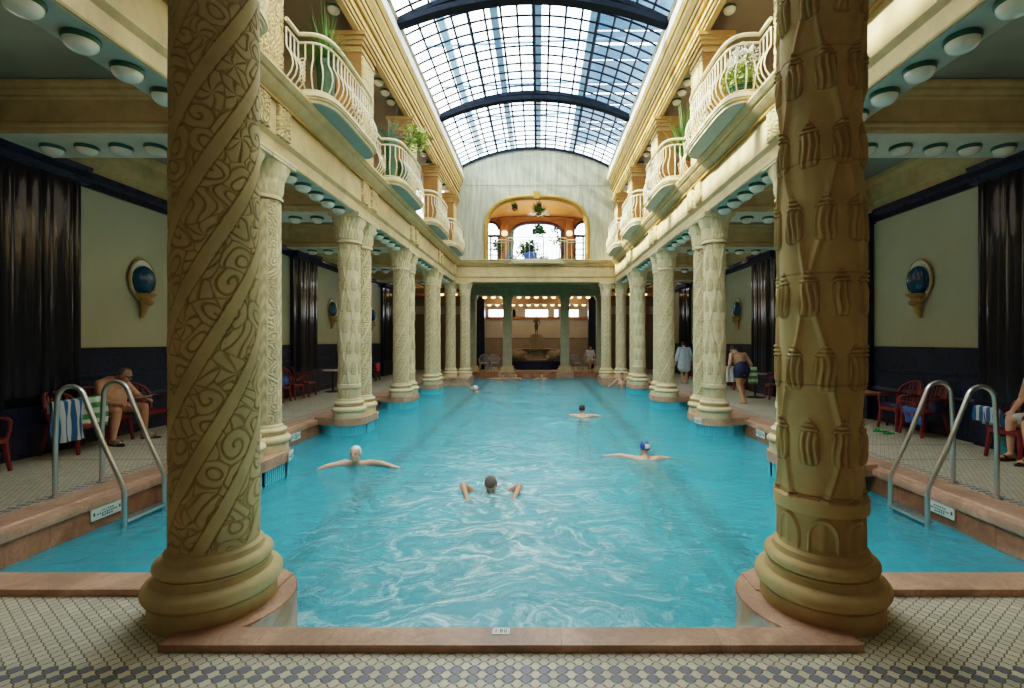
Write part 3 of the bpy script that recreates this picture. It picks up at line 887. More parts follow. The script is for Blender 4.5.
# upper pillars above the column pairs
def upper_pillar_me():
    f = MB(); f.box(-.26, .26, -.36, .36, 5.2, 7.72)
    b = MB()
    nz, ny = 90, 26
    rows = []
    for j in range(nz):
        row = []
        for i in range(ny):
            y = -.33 + .66 * i / (ny - 1); z = 5.32 + 2.35 * j / (nz - 1)
            k = .014 + .016 * math.sin(y * 26 + 2.2 * math.sin(z * 7)) * math.sin(z * 17 + 2 * math.sin(y * 9))
            if i in (0, ny - 1) or j in (0, nz - 1): k = -.005
            row.append((.26 + k, y, z))
        rows.append(row)
    rows = []
    U, Vv = np.meshgrid(np.linspace(0, .66, 60), np.linspace(0, 2.35, 190))
    hv = relief(U, Vv, 31, 4.0, .15)
    for j in range(190):
        rows.append([(.26 + (-.005 if i in (0, 59) or j in (0, 189) else .012 + .022 * hv[j, i]), -.33 + U[j, i], 5.32 + Vv[j, i]) for i in range(60)])
    b.grid(rows); b.cv = 1 - hv
    c = MB()
    for e, z0, z1 in ((.03, 7.72, 7.80), (.0, 7.80, 7.86), (.05, 7.86, 7.94), (.09, 7.94, 8.02), (.13, 8.02, 8.10)):
        c.box(-.26 - e, .26 + e, -.36 - e, .36 + e, z0, z1)
    return f.mesh('shaft', smooth=False), set_cav(b.mesh('carved_face', ang=180), b.cv), c.mesh('capital', smooth=False)
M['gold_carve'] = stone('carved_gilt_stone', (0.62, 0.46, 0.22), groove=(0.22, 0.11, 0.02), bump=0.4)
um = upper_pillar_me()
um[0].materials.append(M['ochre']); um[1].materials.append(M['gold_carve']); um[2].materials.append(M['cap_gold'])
for s, nm in SIDE:
    for k, pc in enumerate(PAIRS + [21.34]):
        if k == 0: continue
        t = thing('gallery_pillar', 'ochre carved gallery pillar, %s from the front on the %s upper storey' % (ORD[k], nm), 'pillar', (s * (XF + .27), pc, 0), PI if s > 0 else 0, 'carved upper gallery pillars', 'thing')
        for n_, me in zip(('shaft', 'carved_face', 'capital'), um): obj(n_, me, None, t)
    for pc in PAIRS[1:] + [21.3]:
        for dy in (-.27, .27):
            if pc > 21 and dy > 0: continue
            U, Vv = np.meshgrid(np.linspace(0, .34, 40), np.linspace(0, .45, 52))
            hv = relief(U, Vv, int(pc * 7 + dy * 10 + 50), 4.0, .15)
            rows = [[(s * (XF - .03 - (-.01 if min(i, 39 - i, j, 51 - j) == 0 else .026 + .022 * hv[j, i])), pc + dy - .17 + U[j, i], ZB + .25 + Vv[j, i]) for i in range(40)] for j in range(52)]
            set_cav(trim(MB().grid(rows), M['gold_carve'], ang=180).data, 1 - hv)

# far gable wall with the arched opening
YG = 21.9
def arch_pts(hw, z0, zs, top, n=40):
    """outline of the opening: straight jambs to zs, flattened arch to top"""
    P = [(-hw, z0), (-hw, zs)]
    for i in range(1, n):
        a = PI - PI * i / n
        c, s_ = math.cos(a), math.sin(a)
        P.append((hw * math.copysign(abs(c) ** .72, c), zs + (top - zs) * abs(s_) ** .80))
    return P + [(hw, zs), (hw, z0)]
SKY_HW, SKY_Z, SKY_R = 3.36, 9.62, .84
RAD = (SKY_HW ** 2 + SKY_R ** 2) / (2 * SKY_R)
def sky_z(x, off=0.0): return SKY_Z + SKY_R - RAD + math.sqrt((RAD + off) ** 2 - x * x)
xo = .04
ap = [(x + xo, z) for x, z in arch_pts(2.28, 5.24, 6.7, 8.18)]
f = MB()
n = len(ap)
outer = []
for i, (x, z) in enumerate(ap):
    t = i / (n - 1)
    outer.append((x, z))
V, Fc = [], []
# strips between the arch and the outer boundary (walk both outlines)
def outb(t):
    if t < .25: return (-4.0, 5.24 + (9.55 - 5.24) * t / .25)
    if t > .75: return (4.0, 9.55 - (9.55 - 5.24) * (t - .75) / .25)
    x = -4.0 + 8.0 * (t - .25) / .5
    return (x, sky_z(x) + .02 if abs(x) < 3.5 else 9.6)
L = [0]
for i in range(1, n): L.append(L[-1] + math.hypot(ap[i][0] - ap[i - 1][0], ap[i][1] - ap[i - 1][1]))
rows = [[], []]
for i in range(n):
    t = L[i] / L[-1]
    ox, oz = outb(t)
    rows[0].append((ap[i][0], YG, ap[i][1])); rows[1].append((ox, YG, oz))
f.grid(rows)
f.grid([[(x, YG, z) for x, _, z in rows[0]], [(x, YG + .3, z) for x, _, z in rows[0]]])
g = struct('wall_back', f, M['gable'], smooth=False)
f = MB()
# moulded gilt frame round the opening
for k, (rr, dy) in enumerate(((.085, -.02), (.05, .05))):
    sc = 1.02 if k == 0 else .985
    f.tube([(xo + (x - xo) * sc, YG - .02 + dy, 5.24 + (z - 5.24) * sc) for x, z in ap], rr, 8)
f.box(xo - .13, xo + .13, YG - .14, YG + .05, 8.12, 8.45)
trim(f, M['gold'], ang=50)
f = MB(); f.box(-3.4, 3.4, YG - .5, YG + .3, 5.18, 5.24); trim(f, M['entab'], smooth=False)
f = MB(); f.box(-3.3, 3.3, YG - .012, YG + .0, 8.75, 8.80); trim(f, M['gable'], smooth=False)

# upper room behind the arch
YR = 26.0
f = MB(); f.box(-4.0, 4.0, YG + .3, YR, 5.14, 5.2); struct('floor_upper_room', f, M['beam'], smooth=False)
rows = []
for y in np.linspace(YG + .1, YR + .05, 10):
    rows.append([(x, y, 8.25 + .45 * (1 - (x / 4.1) ** 2) - .28 * ((y - YG) / (YR - YG)) ** 2) for x in np.linspace(-4.1, 4.1, 24)])
f = MB().grid(rows); struct('ceiling_upper_room', f, M['warm_plaster'], ang=180)
f = MB()
for s in (-1, 1): 
    a, b = sorted((s * 4.0, s * 4.2)); f.box(a, b, YG + .1, YR, 5.2, 8.7)
struct('wall_upper_sides', f, M['brown_wall'], smooth=False)
# back wall with three arched openings built as strips of columns
def open_top(x):
    x = abs(x - xo)
    if x < 1.38: return 7.42 + .62 * math.sqrt(max(0, 1 - (x / 1.38) ** 2.6))
    if 2.05 < x < 2.95: return 7.62 + .45 * math.sqrt(max(0, 1 - (abs(x - 2.5) / .45) ** 2))
    return 5.2
f = MB()
xs = sorted(set([-4.0, 4.0] + list(np.linspace(-3.4, 3.4, 300))))
rows = [[(x, YR, open_top(x)) for x in xs], [(x, YR, 8.7) for x in xs]]
f.grid(rows); struct('wall_upper_back', f, M['brown_wall'], smooth=False)
f = MB()
f.tube([(xo + x, YR - .03, open_top(xo + x)) for x in np.linspace(-1.38, 1.38, 60)], .09, 6)
for s in (-1, 1):
    f.box(xo + s * 1.38 - .05, xo + s * 1.38 + .05, YR - .08, YR + .02, 5.2, 7.44)
w = struct('window_1', f, M['violet_frame'], ang=50)
for k, s in ((2, -1), (3, 1)):
    f = MB(); cx = xo + s * 2.5
    f.tube([(cx + x, YR - .03, open_top(cx + x)) for x in np.linspace(-.445, .445, 30)], .08, 6)
    f.box(cx - .45, cx + .45, YR - .06, YR, 7.26, 7.40)
    for dx in (-.42, -.0, .42): f.box(cx + dx - .045, cx + dx + .045, YR - .06, YR, 5.2, 7.3)
    for z in (5.24, 5.6, 5.95, 6.3, 6.62, 6.95): f.box(cx - .45, cx + .45, YR - .05, YR - .01, z - .03, z + .03)
    struct('window_%d' % k, f, M['violet_frame'], ang=50)
f = MB()
for s in (-1, 1):
    cx = xo + s * 1.74; f.box(cx - .2, cx + .2, YR - .16, YR, 5.2, 8.2); f.box(cx - .25, cx + .25, YR - .2, YR, 8.1, 8.25)
f.box(-4, 4, YR - .12, YR, 8.24, 8.34)
trim(f, M['brown_wall'], smooth=False)

# ------------------------------------------------------------------ fountain hall at the far end
YH = 31.0
f = MB(); f.box(-XW, XW, YH, YH + .2, 0, 3.22); f.box(-XW, XW, YH, YH + .2, 3.68, 5)
for a, b in ((-XW, -3.1), (-2.05, -.72), (.72, 1.15), (1.38, 1.98), (2.7, XW)): f.box(a, b, YH, YH + .2, 3.22, 3.68)
f.box(-1.55 , -1.36, YH, YH + .2, 3.22, 3.68)
struct('wall_far_hall', f, M['hall_grey'], smooth=False)
f = MB(); f.box(-XW, XW, YH - .08, YH, 0, 1.84); trim(f, M['beam_dark'] if 'beam_dark' in M else M['brown_grey'], smooth=False) if 'brown_grey' in M else None
f = MB(); f.box(-3.6, 3.6, YH - .14, YH, 3.05, 3.21); trim(f, M['wood'], smooth=False)
f = MB(); f.box(-3.6, 3.6, YH - .1, YH, 1.78, 1.86); trim(f, M['grey_wall'], smooth=False)
f = MB(); f.box(-XW, XW, 25.95, YH, 4.3, 4.5); struct('ceiling_far_hall', f, M['warm_plaster'], smooth=False)
f = MB()
for y, z in ((27.3, 4.2), (29.9, 3.96)): f.box(-XW, XW, y - .35, y + .35, z, 4.32)
trim(f, M['warm_plaster'], smooth=False)
f = MB()
for s in (-1, 1):
    f.box(s * 3.27 - .26, s * 3.27 + .26, 27.8, 28.2, 0, 4.3)
trim(f, M['navy'], smooth=False)
for s, nm in SIDE:      # aisle ends
    f = MB(); a, b = sorted((s * 3.8, s * XW)); f.box(a, b, 27.9, 28.1, 0, 3.2); f.box(a, b, 27.9, 28.1, 3.7, 4.4)
    struct('wall_aisle_end_' + nm, f, M['grey_wall'], smooth=False)

# ------------------------------------------------------------------ skylight
sk = bpy.data.objects.new('window_skylight', None); COL.objects.link(sk); sk['kind'] = 'structure'
ND = 16
thm = math.asin(SKY_HW / RAD)
def sp(k, y, off=0.0):
    a = -thm + 2 * thm * k
    return (  (RAD + off) * math.sin(a), y, SKY_Z + SKY_R - RAD + (RAD + off) * math.cos(a))
Y0, Y1 = 2.2, 21.88
f = MB()
f.grid([[sp(i / 32, y, .02) for i in range(33)] for y in np.linspace(Y0, Y1, 24)])
f.build('pane', M['glass'], sk, ang=180, recalc=False)
f = MB()
for i in range(ND + 1):
    a, b = sp(i / ND, Y0), sp(i / ND, Y1)
    f.tube([a, b], .032 if i % 4 else .048, 4)
y = Y1
rows_y = []
while y > Y0:
    rows_y.append(y); y -= .445
for y in rows_y: f.tube([sp(i / 32, y) for i in range(33)], .031, 4)
f.build('glazing_bar', M['dark_steel'], sk, ang=60)
for k, y in enumerate((6.9, 11.9, 16.95)):
    f = MB()
    up, lo = [], []
    for i in range(41):
        q = i / 40
        x, _, z = sp(q, y, -.06)
        up.append((x, y, z)); lo.append((x, y, z - .06 - .20 * math.sin(PI * q) ** .6 * (1.0 if k < 2 else .6)))
    def bar(P, h, w):
        rr = [[(p[0], y - w, p[2] - h) for p in P], [(p[0], y + w, p[2] - h) for p in P], [(p[0], y + w, p[2] + h) for p in P], [(p[0], y - w, p[2] + h) for p in P], [(p[0], y - w, p[2] - h) for p in P]]
        f.grid(rr)
    bar(up, .06, .09); bar(lo, .07, .13)
    for i in range(2, 39, 3):
        f.tube([up[i], lo[min(40, i + 1)]], .018, 4); f.tube([lo[min(40, i + 1)], up[min(40, i + 3)]], .018, 4)
    o = f.build('steel_rib', M['dark_steel'], sk, ang=50)
f = MB(); f.grid([[sp(i / 32, Y1 - .03, o_) for i in range(33)] for o_ in (-.09, .04)]); f.build('end_frame', M['dark_steel'], sk, ang=60)
# outer roof steelwork seen through the glass
f = MB()
for x in (-2.75, -1.15, .12, 1.75): f.box(x - .11, x + .11, 2, 24, 11.05, 11.2)
trim(f, M['pale_steel'], smooth=False)
f = MB()
for k in range(9):
    y = 3 + k * 2.45
    f.tube([(-3.4, y, 11.0), (3.4, y, 11.3)], .035, 6)
trim(f, M['pale_steel'])
f = MB()
for k in range(27):
    y = 2.5 + k * .8
    f.box(1.95, 4.6, y, y + (.79 if k % 4 else .55), 11.5 + .05 * (k % 2), 11.53 + .05 * (k % 2))
trim(f, M['slate'], smooth=False)
# ------------------------------------------------------------------ lamps
def lamp_meshes(r):
    c = MB().lathe([(r * 1.02, 0), (r * 1.06, -.008), (r * 1.06, -.036), (r * 1.0, -.05), (r * .92, -.05)], 32)
    g = MB().lathe([(r * .93, -.04)] + [(r * .97 * math.cos(a) ** .8, -.045 - r * .72 * math.sin(a)) for a in np.linspace(.05, PI / 2 - .02, 9)] + [(1e-4, -.045 - r * .72)], 32, cap=False)
    return c.mesh('collar'), g.mesh('globe')
LM = {}
for key, r, mc, mg in (('a', .128, 'green_ring', 'globe'), ('lit', .13, 'bracket', 'lit_globe')):
    c, g = lamp_meshes(r); c.materials.append(M[mc]); g.materials.append(M[mg]); LM[key] = (c, g)
def lamp(x, y, z, label, group, key='a'):
    t = thing('ceiling_lamp', label, 'lamp', (x, y, z), 0, group)
    obj('collar', LM[key][0], None, t); obj('globe', LM[key][1], None, t)
    return t
for s, nm in SIDE:
    for k, yb in enumerate(BAYS):
        for j in range(5):
            lamp(s * 3.82, yb + (j - 2) * .47 - (.12 if k == 0 else 0), ZB - .012, 'white dome lamp under the %s nave beam, %s bay back, %s lamp' % (nm, ORD[k], ORD[j]), 'dome lamps under the nave beams')
    for k, pc in enumerate(PAIRS[1:] + [21.85]):
        for j in range(5):
            lamp(s * (4.67 + .475 * j), pc - .02, 4.34, 'white dome lamp under the %s %s aisle cross beam, %s from the pool' % (ORD[k], nm, ORD[j]), 'dome lamps under the aisle cross beams')
    for k, yb in enumerate(BAYS):
        for j in range(6):
            lamp(s * 4.06, yb + (j - 2.5) * .52, 8.5, 'white dome lamp on the %s gallery ceiling, %s bay back, %s lamp' % (nm, ORD[k], ORD[j]), 'dome lamps of the upper galleries')
for r_, (y, w) in enumerate(((27.3, 'front'), (29.9, 'rear'))):
    for j in range(13):
        x = (j - 6) * .49
        lamp(x, y, 4.2 if r_ == 0 else 3.96, 'warm glowing lamp in the %s far hall row, %s' % (w, 'centre of the row' if j == 6 else '%s to the %s of centre' % (ORD[abs(j - 6) - 1], 'left' if j < 6 else 'right')), 'lit lamps of the fountain hall', 'lit')
for s, nm in SIDE:
    for j in range(3):
        lamp(s * (4.5 + .75 * j), 26.6, 4.3, 'warm glowing lamp at the dark end of the %s aisle, %s from the pool' % (nm, ORD[j]), 'lit lamps at the aisle ends', 'lit')
for j in range(7):
    x = (j - 3) * .62
    t = thing('ceiling_lamp', 'small dark rimmed ceiling lamp along the far arch, %s from its left end' % ORD[j], 'lamp', (xo + x, YG + .55, 8.23 + .45 * (1 - ((x + xo) / 4.1) ** 2)), 0, 'ceiling lamps behind the far arch')
    t.scale = (.75, .75, .9)
    obj('collar', LM['a'][0], None, t); obj('globe', LM['a'][1], None, t)

# ------------------------------------------------------------------ wall sconces: oval shell, blue glass bowl, gilt bracket
def sconce(x, y, s, label):
    t = thing('wall_sconce', label, 'lamp', (x, y, 2.72), 0 if s < 0 else PI, 'blue glass wall sconces')
    # local: +x away from wall
    b = MB(); rows = []
    for q in np.linspace(0, 1, 8):
        rows.append([(.015 + .06 * (1 - q) ** .5 * 0 + .045 * q ** 3, .27 * q * math.cos(a), .06 + .36 * q * math.sin(a)) for a in np.linspace(0, 2 * PI, 41)[:-1]])
    b.grid(rows, True); p = b.build('oval_niche', M['white_plaster'], t)
    r = MB().tube([(.05, .285 * math.cos(a), .06 + .375 * math.sin(a)) for a in np.linspace(0, 2 * PI, 49)[:-1]], .018, 8, closed=True)
    r.build('oval_rim', M['bracket'], p)
    g = MB(); rows = []
    for ph in np.linspace(.05, PI - .35, 18):
        rows.append([(.075 + (.12 + .006 * (1 if int(a * 20 / 6.28) % 2 else -1)) * math.sin(ph) * math.cos(a), (.222 + .006 * (1 if int(a * 20 / 6.28) % 2 else -1)) * math.sin(ph) * math.sin(a), .05 + .27 * math.cos(ph)) for a in np.linspace(0, 2 * PI, 41)[:-1]])
    g.grid(rows, True); g.build('glass_bowl', M['blue_glass'], t)
    k = MB().lathe([(.05, -.30), (.13, -.25), (.17, -.22), (.18, -.20), (.14, -.19)], 24, (.10, 0, 0))
    k.ell((.10, .0, -.31), (.10, .10, .08)); k.ell((.17, 0, -.36), (.08, .075, .06)); k.ell((.09, .04, -.40), (.06, .05, .07))
    k.tube([(.10, 0, -.34), (.09, 0, -.46), (.06, 0, -.56), (.03, 0, -.64)], [.08, .065, .05, .025], 12)
    k.build('bracket', M['bracket'], t)
    return t
for s, nm in SIDE:
    for k, yb in enumerate(MID):
        sconce(s * XW, yb, s, 'gilt oval wall sconce with blue glass bowl, %s panel along the %s wall' % (ORD[k], nm))

# ------------------------------------------------------------------ balconies
BL, BD = 1.2, .60
def outline(n=61, inset=0.0, flat=False):
    P = []
    for i in range(n):
        a = PI * i / (n - 1) 
        t = -math.cos(a)
        y = (BL - inset) * math.copysign(abs(t) ** .42, t) if abs(t) > 1e-6 else 0.0
        d = (BD - inset) * math.sin(a) ** .42 if 0 < i < n - 1 else 0.0
        P.append((d, y))
    return P
def resample(P, n):
    L = [0]
    for a, b in zip(P[:-1], P[1:]): L.append(L[-1] + math.dist(a, b))
    out = []
    j = 0
    for k in range(n):
        q = L[-1] * k / (n - 1)
        while j < len(L) - 2 and L[j + 1] < q: j += 1
        u = (q - L[j]) / max(1e-9, L[j + 1] - L[j])
        a, b = P[j], P[j + 1]
        d = Vector((b[0] - a[0], b[1] - a[1])).normalized()
        out.append(((a[0] + (b[0] - a[0]) * u, a[1] + (b[1] - a[1]) * u), (-d.y, d.x) if False else (d.y, -d.x)))
    return out
bal = {}
f = MB()
for ins, z0, z1 in ((.05, .0, .05), (.02, .05, .08), (.0, .08, .13), (.03, .13, .16)): f.prism(outline(61, ins), z0, z1)
bal['slab'] = f.mesh('slab', ang=40); bal['slab'].materials.append(M['slab_cream'])
f = MB().prism(outline(61, .07), -.012, .0); bal['soffit'] = f.mesh('soffit', smooth=False); bal['soffit'].materials.append(M['teal_blue'])
def rail_path(inset):
    P = outline(81, inset)
    return [(.06, -BL - .28)] + [(max(d, .06), y) for d, y in P] + [(.06, BL + .28)]
rp = resample(rail_path(.08), 70)
for nm, z, r in (('top_rail', 1.05, .030), ('lower_rail', .92, .018), ('foot_rail', .20, .014)):
    f = MB().tube([(p[0], p[1], z) for p, n_ in rp], r, 8); bal[nm] = f.mesh(nm); bal[nm].materials.append(M['rail'])
bmesh_list = []
for k, (p, n_) in enumerate(resample(rail_path(.08), 32)):
    nx, ny = n_
    if nx * (p[0]) + ny * p[1] < 0: nx, ny = -nx, -ny
    prof = [(.17, -.02), (.22, .02), (.30, .075), (.40, .10), (.50, .085), (.58, .05), (.64, .012), (.68, .0), (.92, .0)]
    f = MB().tube([(p[0] + nx * b, p[1] + ny * b, z) for z, b in prof], .0115, 6)
    if k % 8 == 4:   # scroll panels fixed between two bars
        for q in range(6):
            z = .30 + q * .06
            b = .09
            f.tube([(p[0] + nx * b - ny * .04 * math.cos(a), p[1] + ny * b + nx * .04 * math.cos(a), z + .03 * math.sin(a)) for a in np.linspace(0, 2 * PI, 11)[:-1]], .008, 5, closed=True)
    me = f.mesh('baluster'); me.materials.append(M['rail']); bmesh_list.append(me)
BALC = {}
for s, nm in SIDE:
    for k, yb in enumerate(BAYS):
        if k == 4: yb -= .2
        t = thing('balcony', 'teal bottomed balcony with bulging cream iron railing, %s from the front on the %s' % (ORD[k], nm), 'balcony', (s * XF, yb - .1, ZB + .985), 0 if s < 0 else PI, 'railed gallery balconies')
        o = obj('slab', bal['slab'], None, t); obj('soffit', bal['soffit'], None, o)
        for n_ in ('top_rail', 'lower_rail', 'foot_rail'): obj(n_, bal[n_], None, t)
        for me in bmesh_list: obj('baluster', me, None, t)
# far balcony and railing in the arch
t = thing('balcony', 'shallow curved balcony and thin railing across the far arched opening', 'balcony', (xo, YG - .12, 5.24))
f = MB(); P = [(-1.42, .1)] + [(-1.42 * math.cos(a) , -.55 * math.sin(a) ** .7 if 0 < a < PI else 0) for a in np.linspace(0, PI, 31)] + [(1.45, .1)]
f.prism(P, -.13, -.05); f.prism([(x * 1.03, y * 1.05) for x, y in P], -.05, .05); f.build('slab', M['slab_cream'], t)
f = MB(); f.prism([(x * .97, y * .95) for x, y in P], -.15, -.13); f.build('soffit', M['teal_blue'], t)
path = [(-2.2, .1)] + [(x * .97, y * .9) for x, y in P] + [(2.2, .1)]
rs = resample(path, 60)
for z, r, n_ in ((1.02, .022, 'top_rail'), (.90, .012, 'lower_rail')):
    MB().tube([(p[0], p[1], z) for p, q in rs], r, 6).build(n_, M['rail'], t)
for p, q in resample(path, 26): MB().tube([(p[0], p[1], .05), (p[0], p[1], 1.0)], .009, 5).build('baluster', M['rail'], t)

# ------------------------------------------------------------------ plants
def blades(n, L, spread, w, seed, droop=.5, base=(0, 0, 0), lean=(0, 0)):
    r = random.Random(seed); f = MB()
    for i in range(n):
        a = r.uniform(0, 2 * PI); e = r.uniform(.15, spread); l = L * r.uniform(.6, 1.1)
        P = []
        for k in range(7):
            q = k / 6
            h = l * (q * math.cos(e) - droop * q * q * math.sin(e) * .7); o_ = l * q * math.sin(e) * (1 - .12 * q)
            P.append(Vector((base[0] + o_ * math.cos(a) + lean[0] * q * l, base[1] + o_ * math.sin(a) + lean[1] * q * l, base[2] + h)))
        sd = Vector((-math.sin(a), math.cos(a), 0))
        f.grid([[p - sd * w * (1 - k / 6.2) for k, p in enumerate(P)], [p + sd * w * (1 - k / 6.2) for k, p in enumerate(P)]])
    return f
def leafball(n, c, rad, size, seed, shell=.5):
    r = random.Random(seed); f = MB()
    for i in range(n):
        d = Vector((r.gauss(0, 1), r.gauss(0, 1), r.gauss(0, 1))).normalized() * r.uniform(shell, 1)
        p = Vector(c) + Vector((d.x * rad[0], d.y * rad[1], d.z * rad[2]))
        u = Vector((r.gauss(0, 1), r.gauss(0, 1), r.gauss(0, .6))).normalized(); v = u.cross(Vector((r.gauss(0, 1), r.gauss(0, 1), r.gauss(0, 1)))).normalized()
        sz = size * r.uniform(.6, 1.3)
        f.add([p - u * sz, p + v * sz * .45 + u * sz * .1, p + u * sz, p - v * sz * .45 + u * sz * .1], [(0, 1, 2, 3)])
    return f
def pot(t, r=.16, h=.3, m='pot'):
    MB().lathe([(r * .7, 0), (r, h * .9), (r * 1.1, h * .9), (r * 1.1, h), (r * .9, h), (r * .88, h * .9), (0, h * .88)], 20).build('pot', M[m], t)
t = thing('potted_spider_plant', 'grassy long bladed plant rising over the first visible left balcony rail', 'plant', (-3.38, 7.95, 5.4))
pot(t, .15, .85, 'leaf_dark'); blades(140, 1.05, 1.25, .014, 3, .9, (0, 0, .85)).build('leaf_blades', M['leaf'], t, recalc=False)
t = thing('potted_fern', 'dark feathery fern standing in the second left balcony', 'plant', (-3.42, 11.55, 5.4))
pot(t, .15, 1.05, 'leaf_dark'); 
f = MB()
for i in range(26):
    r = random.Random(i); a = r.uniform(0, 6.28); e = r.uniform(.2, 1.2); l = r.uniform(.65, 1.05)
    for k in range(14):
        q = k / 13; p = Vector((l * q * math.sin(e) * math.cos(a), l * q * math.sin(e) * math.sin(a), 1.05 + l * q * math.cos(e) - .35 * q * q * math.sin(e)))
        sd = Vector((-math.sin(a), math.cos(a), .2)); w = .07 * (1 - q * .8)
        f.add([p, p + sd * w + Vector((0, 0, .03)), p + sd * w * .6 - Vector((0, 0, .02))], [(0, 1, 2)]); f.add([p, p - sd * w + Vector((0, 0, .03)), p - sd * w * .6 - Vector((0, 0, .02))], [(0, 1, 2)])
f.build('fronds', M['leaf_dark'], t, recalc=False)
t = thing('potted_vine', 'bright light green leafy plant leaning out over the second left balcony', 'plant', (-3.30, 12.15, 5.4))
pot(t, .14, .75, 'leaf_dark'); MB().tube([(0, 0, .7), (.1, 0, 1.1), (.28, .1, 1.5)], .018, 6).build('stem', M['leaf'], t)
leafball(260, (.34, .1, 1.42), (.40, .45, .36), .08, 5, .2).build('leaves', M['leaf_light'], t, recalc=False)
t = thing('flowering_plant', 'bush of white flowers and green leaves in the first visible right balcony', 'plant', (3.36, 7.62, 5.4))
pot(t, .2, .25, 'leaf_dark'); leafball(420, (0, 0, .42), (.30, .42, .30), .05, 9, .3).build('leaves', M['leaf_light'], t, recalc=False)
f = leafball(230, (0, -.05, .66), (.26, .36, .22), .05, 11, .5); f.V = f.V; f.build('blossoms', M['petal'], t, recalc=False)
t = thing('potted_palm', 'tall feathery green plant behind the second right balcony rail', 'plant', (3.62, 11.35, 5.4))
pot(t, .17, .45); blades(90, 1.6, .7, .03, 13, .7, (0, 0, .45)).build('leaf_blades', M['leaf'], t, recalc=False)
t = thing('potted_palm', 'green leafy plant behind the third right balcony rail', 'plant', (3.62, 15.3, 5.4))
pot(t, .17, .45); blades(40, 1.0, .8, .022, 14, .7, (0, 0, .45)).build('leaf_blades', M['leaf'], t, recalc=False)
# upper room plants
for j, (x, z, w, n, lab) in enumerate(((-1.0, 7.95, .34, 90, 'small hanging plant left of centre under the far arch'), (.14, 7.72, .6, 200, 'wide hanging fern at the centre under the far arch'))):
    t = thing('hanging_plant', lab, 'plant', (x, YG + 1.0, z))
    MB().lathe([(.05, -.12), (.13, -.05), (.14, .0), (.12, 0)], 14).build('pot', M['pot'], t)
    MB().tube([(0, 0, 0), (0, 0, .8)], .008, 5).build('cord', M['black'], t)
    blades(int(n * 1.3), w * 1.25, 1.45, .05, 30 + j, .5, (0, 0, -.02)).build('leaves', M['leaf'], t, recalc=False)
t = thing('potted_tree', 'dark twisted trunk plant before the bright far arched window', 'plant', (-1.62, YG + .6, 5.24))
t.location.x = -1.15
pot(t, .25, .25); MB().tube([(0, 0, .2), (-.05, 0, .6), (.03, 0, 1.0), (-.02, 0, 1.3), (.08, 0, 1.6)], [.13, .13, .12, .13, .06], 10).build('trunk', M['bronze'], t)
blades(24, .35, 1.2, .03, 44, .6, (.08, 0, 1.4)).build('leaves', M['leaf_dark'], t, recalc=False)
t = thing('potted_shrub', 'blue and green glazed planter shrub at the centre of the far window', 'plant', (-.25, YG + .6, 5.24))
MB().lathe([(.2, 0), (.30, .2), (.32, .5), (.28, .52)], 20).build('pot', M['petal_blue'], t)
leafball(420, (-.1, 0, .74), (.62, .3, .5), .1, 50, .2).build('leaves', M['leaf_dark'], t, recalc=False)
t = thing('potted_tree', 'thin stemmed tree with tiered green leaves right of the far window centre', 'plant', (.35, YG + .8, 5.24))
pot(t, .2, .3); MB().tube([(0, 0, .3), (.02, 0, 1.1), (-.1, 0, 1.75)], .03, 6).build('trunk', M['bronze'], t)
f = leafball(170, (-.2, 0, 1.65), (.36, .2, .32), .12, 52, .1); f.build('leaves', M['leaf_dark'], t, recalc=False)
t = thing('potted_tree', 'dark bare branched plant at the right of the bright far window', 'plant', (1.1, YG + .8, 5.24))
pot(t, .2, .3); MB().tube([(0, 0, .3), (.05, 0, 1.0), (-.1, 0, 1.6)], .03, 6).build('trunk', M['bronze'], t)
f = leafball(60, (-.05, 0, 1.15), (.4, .2, .28), .1, 53, .1); f.add(*[leafball(40, (-.15, 0, 1.7), (.25, .2, .18), .09, 54, .1).V, leafball(40, (-.15, 0, 1.7), (.25, .2, .18), .09, 54, .1).F]); f.build('leaves', M['leaf_dark'], t, recalc=False)
for j, (x, m_, lab) in enumerate(((-1.15, 'petal_blue', 'low blue flowers left along the far balcony'), (.25, 'petal_blue', 'blue hydrangea like flowers at the centre of the far balcony'), (1.45, 'leaf_light', 'low yellow green plants right along the far balcony'), (-1.75, 'leaf_dark', 'round dark green bush hanging left of the far window'))):
    t = thing('flowering_plant' if j < 3 else 'round_bush', lab, 'plant', (x, YG + .25, 5.24))
    MB().box(-.35, .35, -.08, .08, 0, .16).build('planter', M['pot'], t, smooth=False) if j < 3 else MB().tube([(0, 0, 0), (0, 0, .7)], .03, 6).build('stem', M['bronze'], t)
    leafball(70, (0, 0, .24), (.4, .12, .14), .06, 60 + j, .1).build('leaves', M['leaf'], t, recalc=False) if j < 3 else leafball(260, (0, 0, .78), (.3, .2, .36), .07, 64, .1).build('leaves', M['leaf_dark'], t, recalc=False)
    if j < 2: leafball(110, (0, 0, .30), (.4, .14, .16), .05, 70 + j, .5).build('blossoms', M[m_], t, recalc=False)
for s, nm in SIDE:
    t = thing('wall_lamp', 'small lit square wall lamp on the %s pier of the upper far room' % nm, 'lamp', (xo + s * 1.74, YR - .26, 7.4), 0, 'lit wall lamps of the upper room')
    MB().box(-.05, .05, .0, .1, -.2, .05).build('bracket', M['bracket'], t, smooth=False)
    MB().lathe([(.10, -.1), (.15, -.05), (.16, .08), (.12, .14)], 16).build('shade', M['lit_sconce'], t)

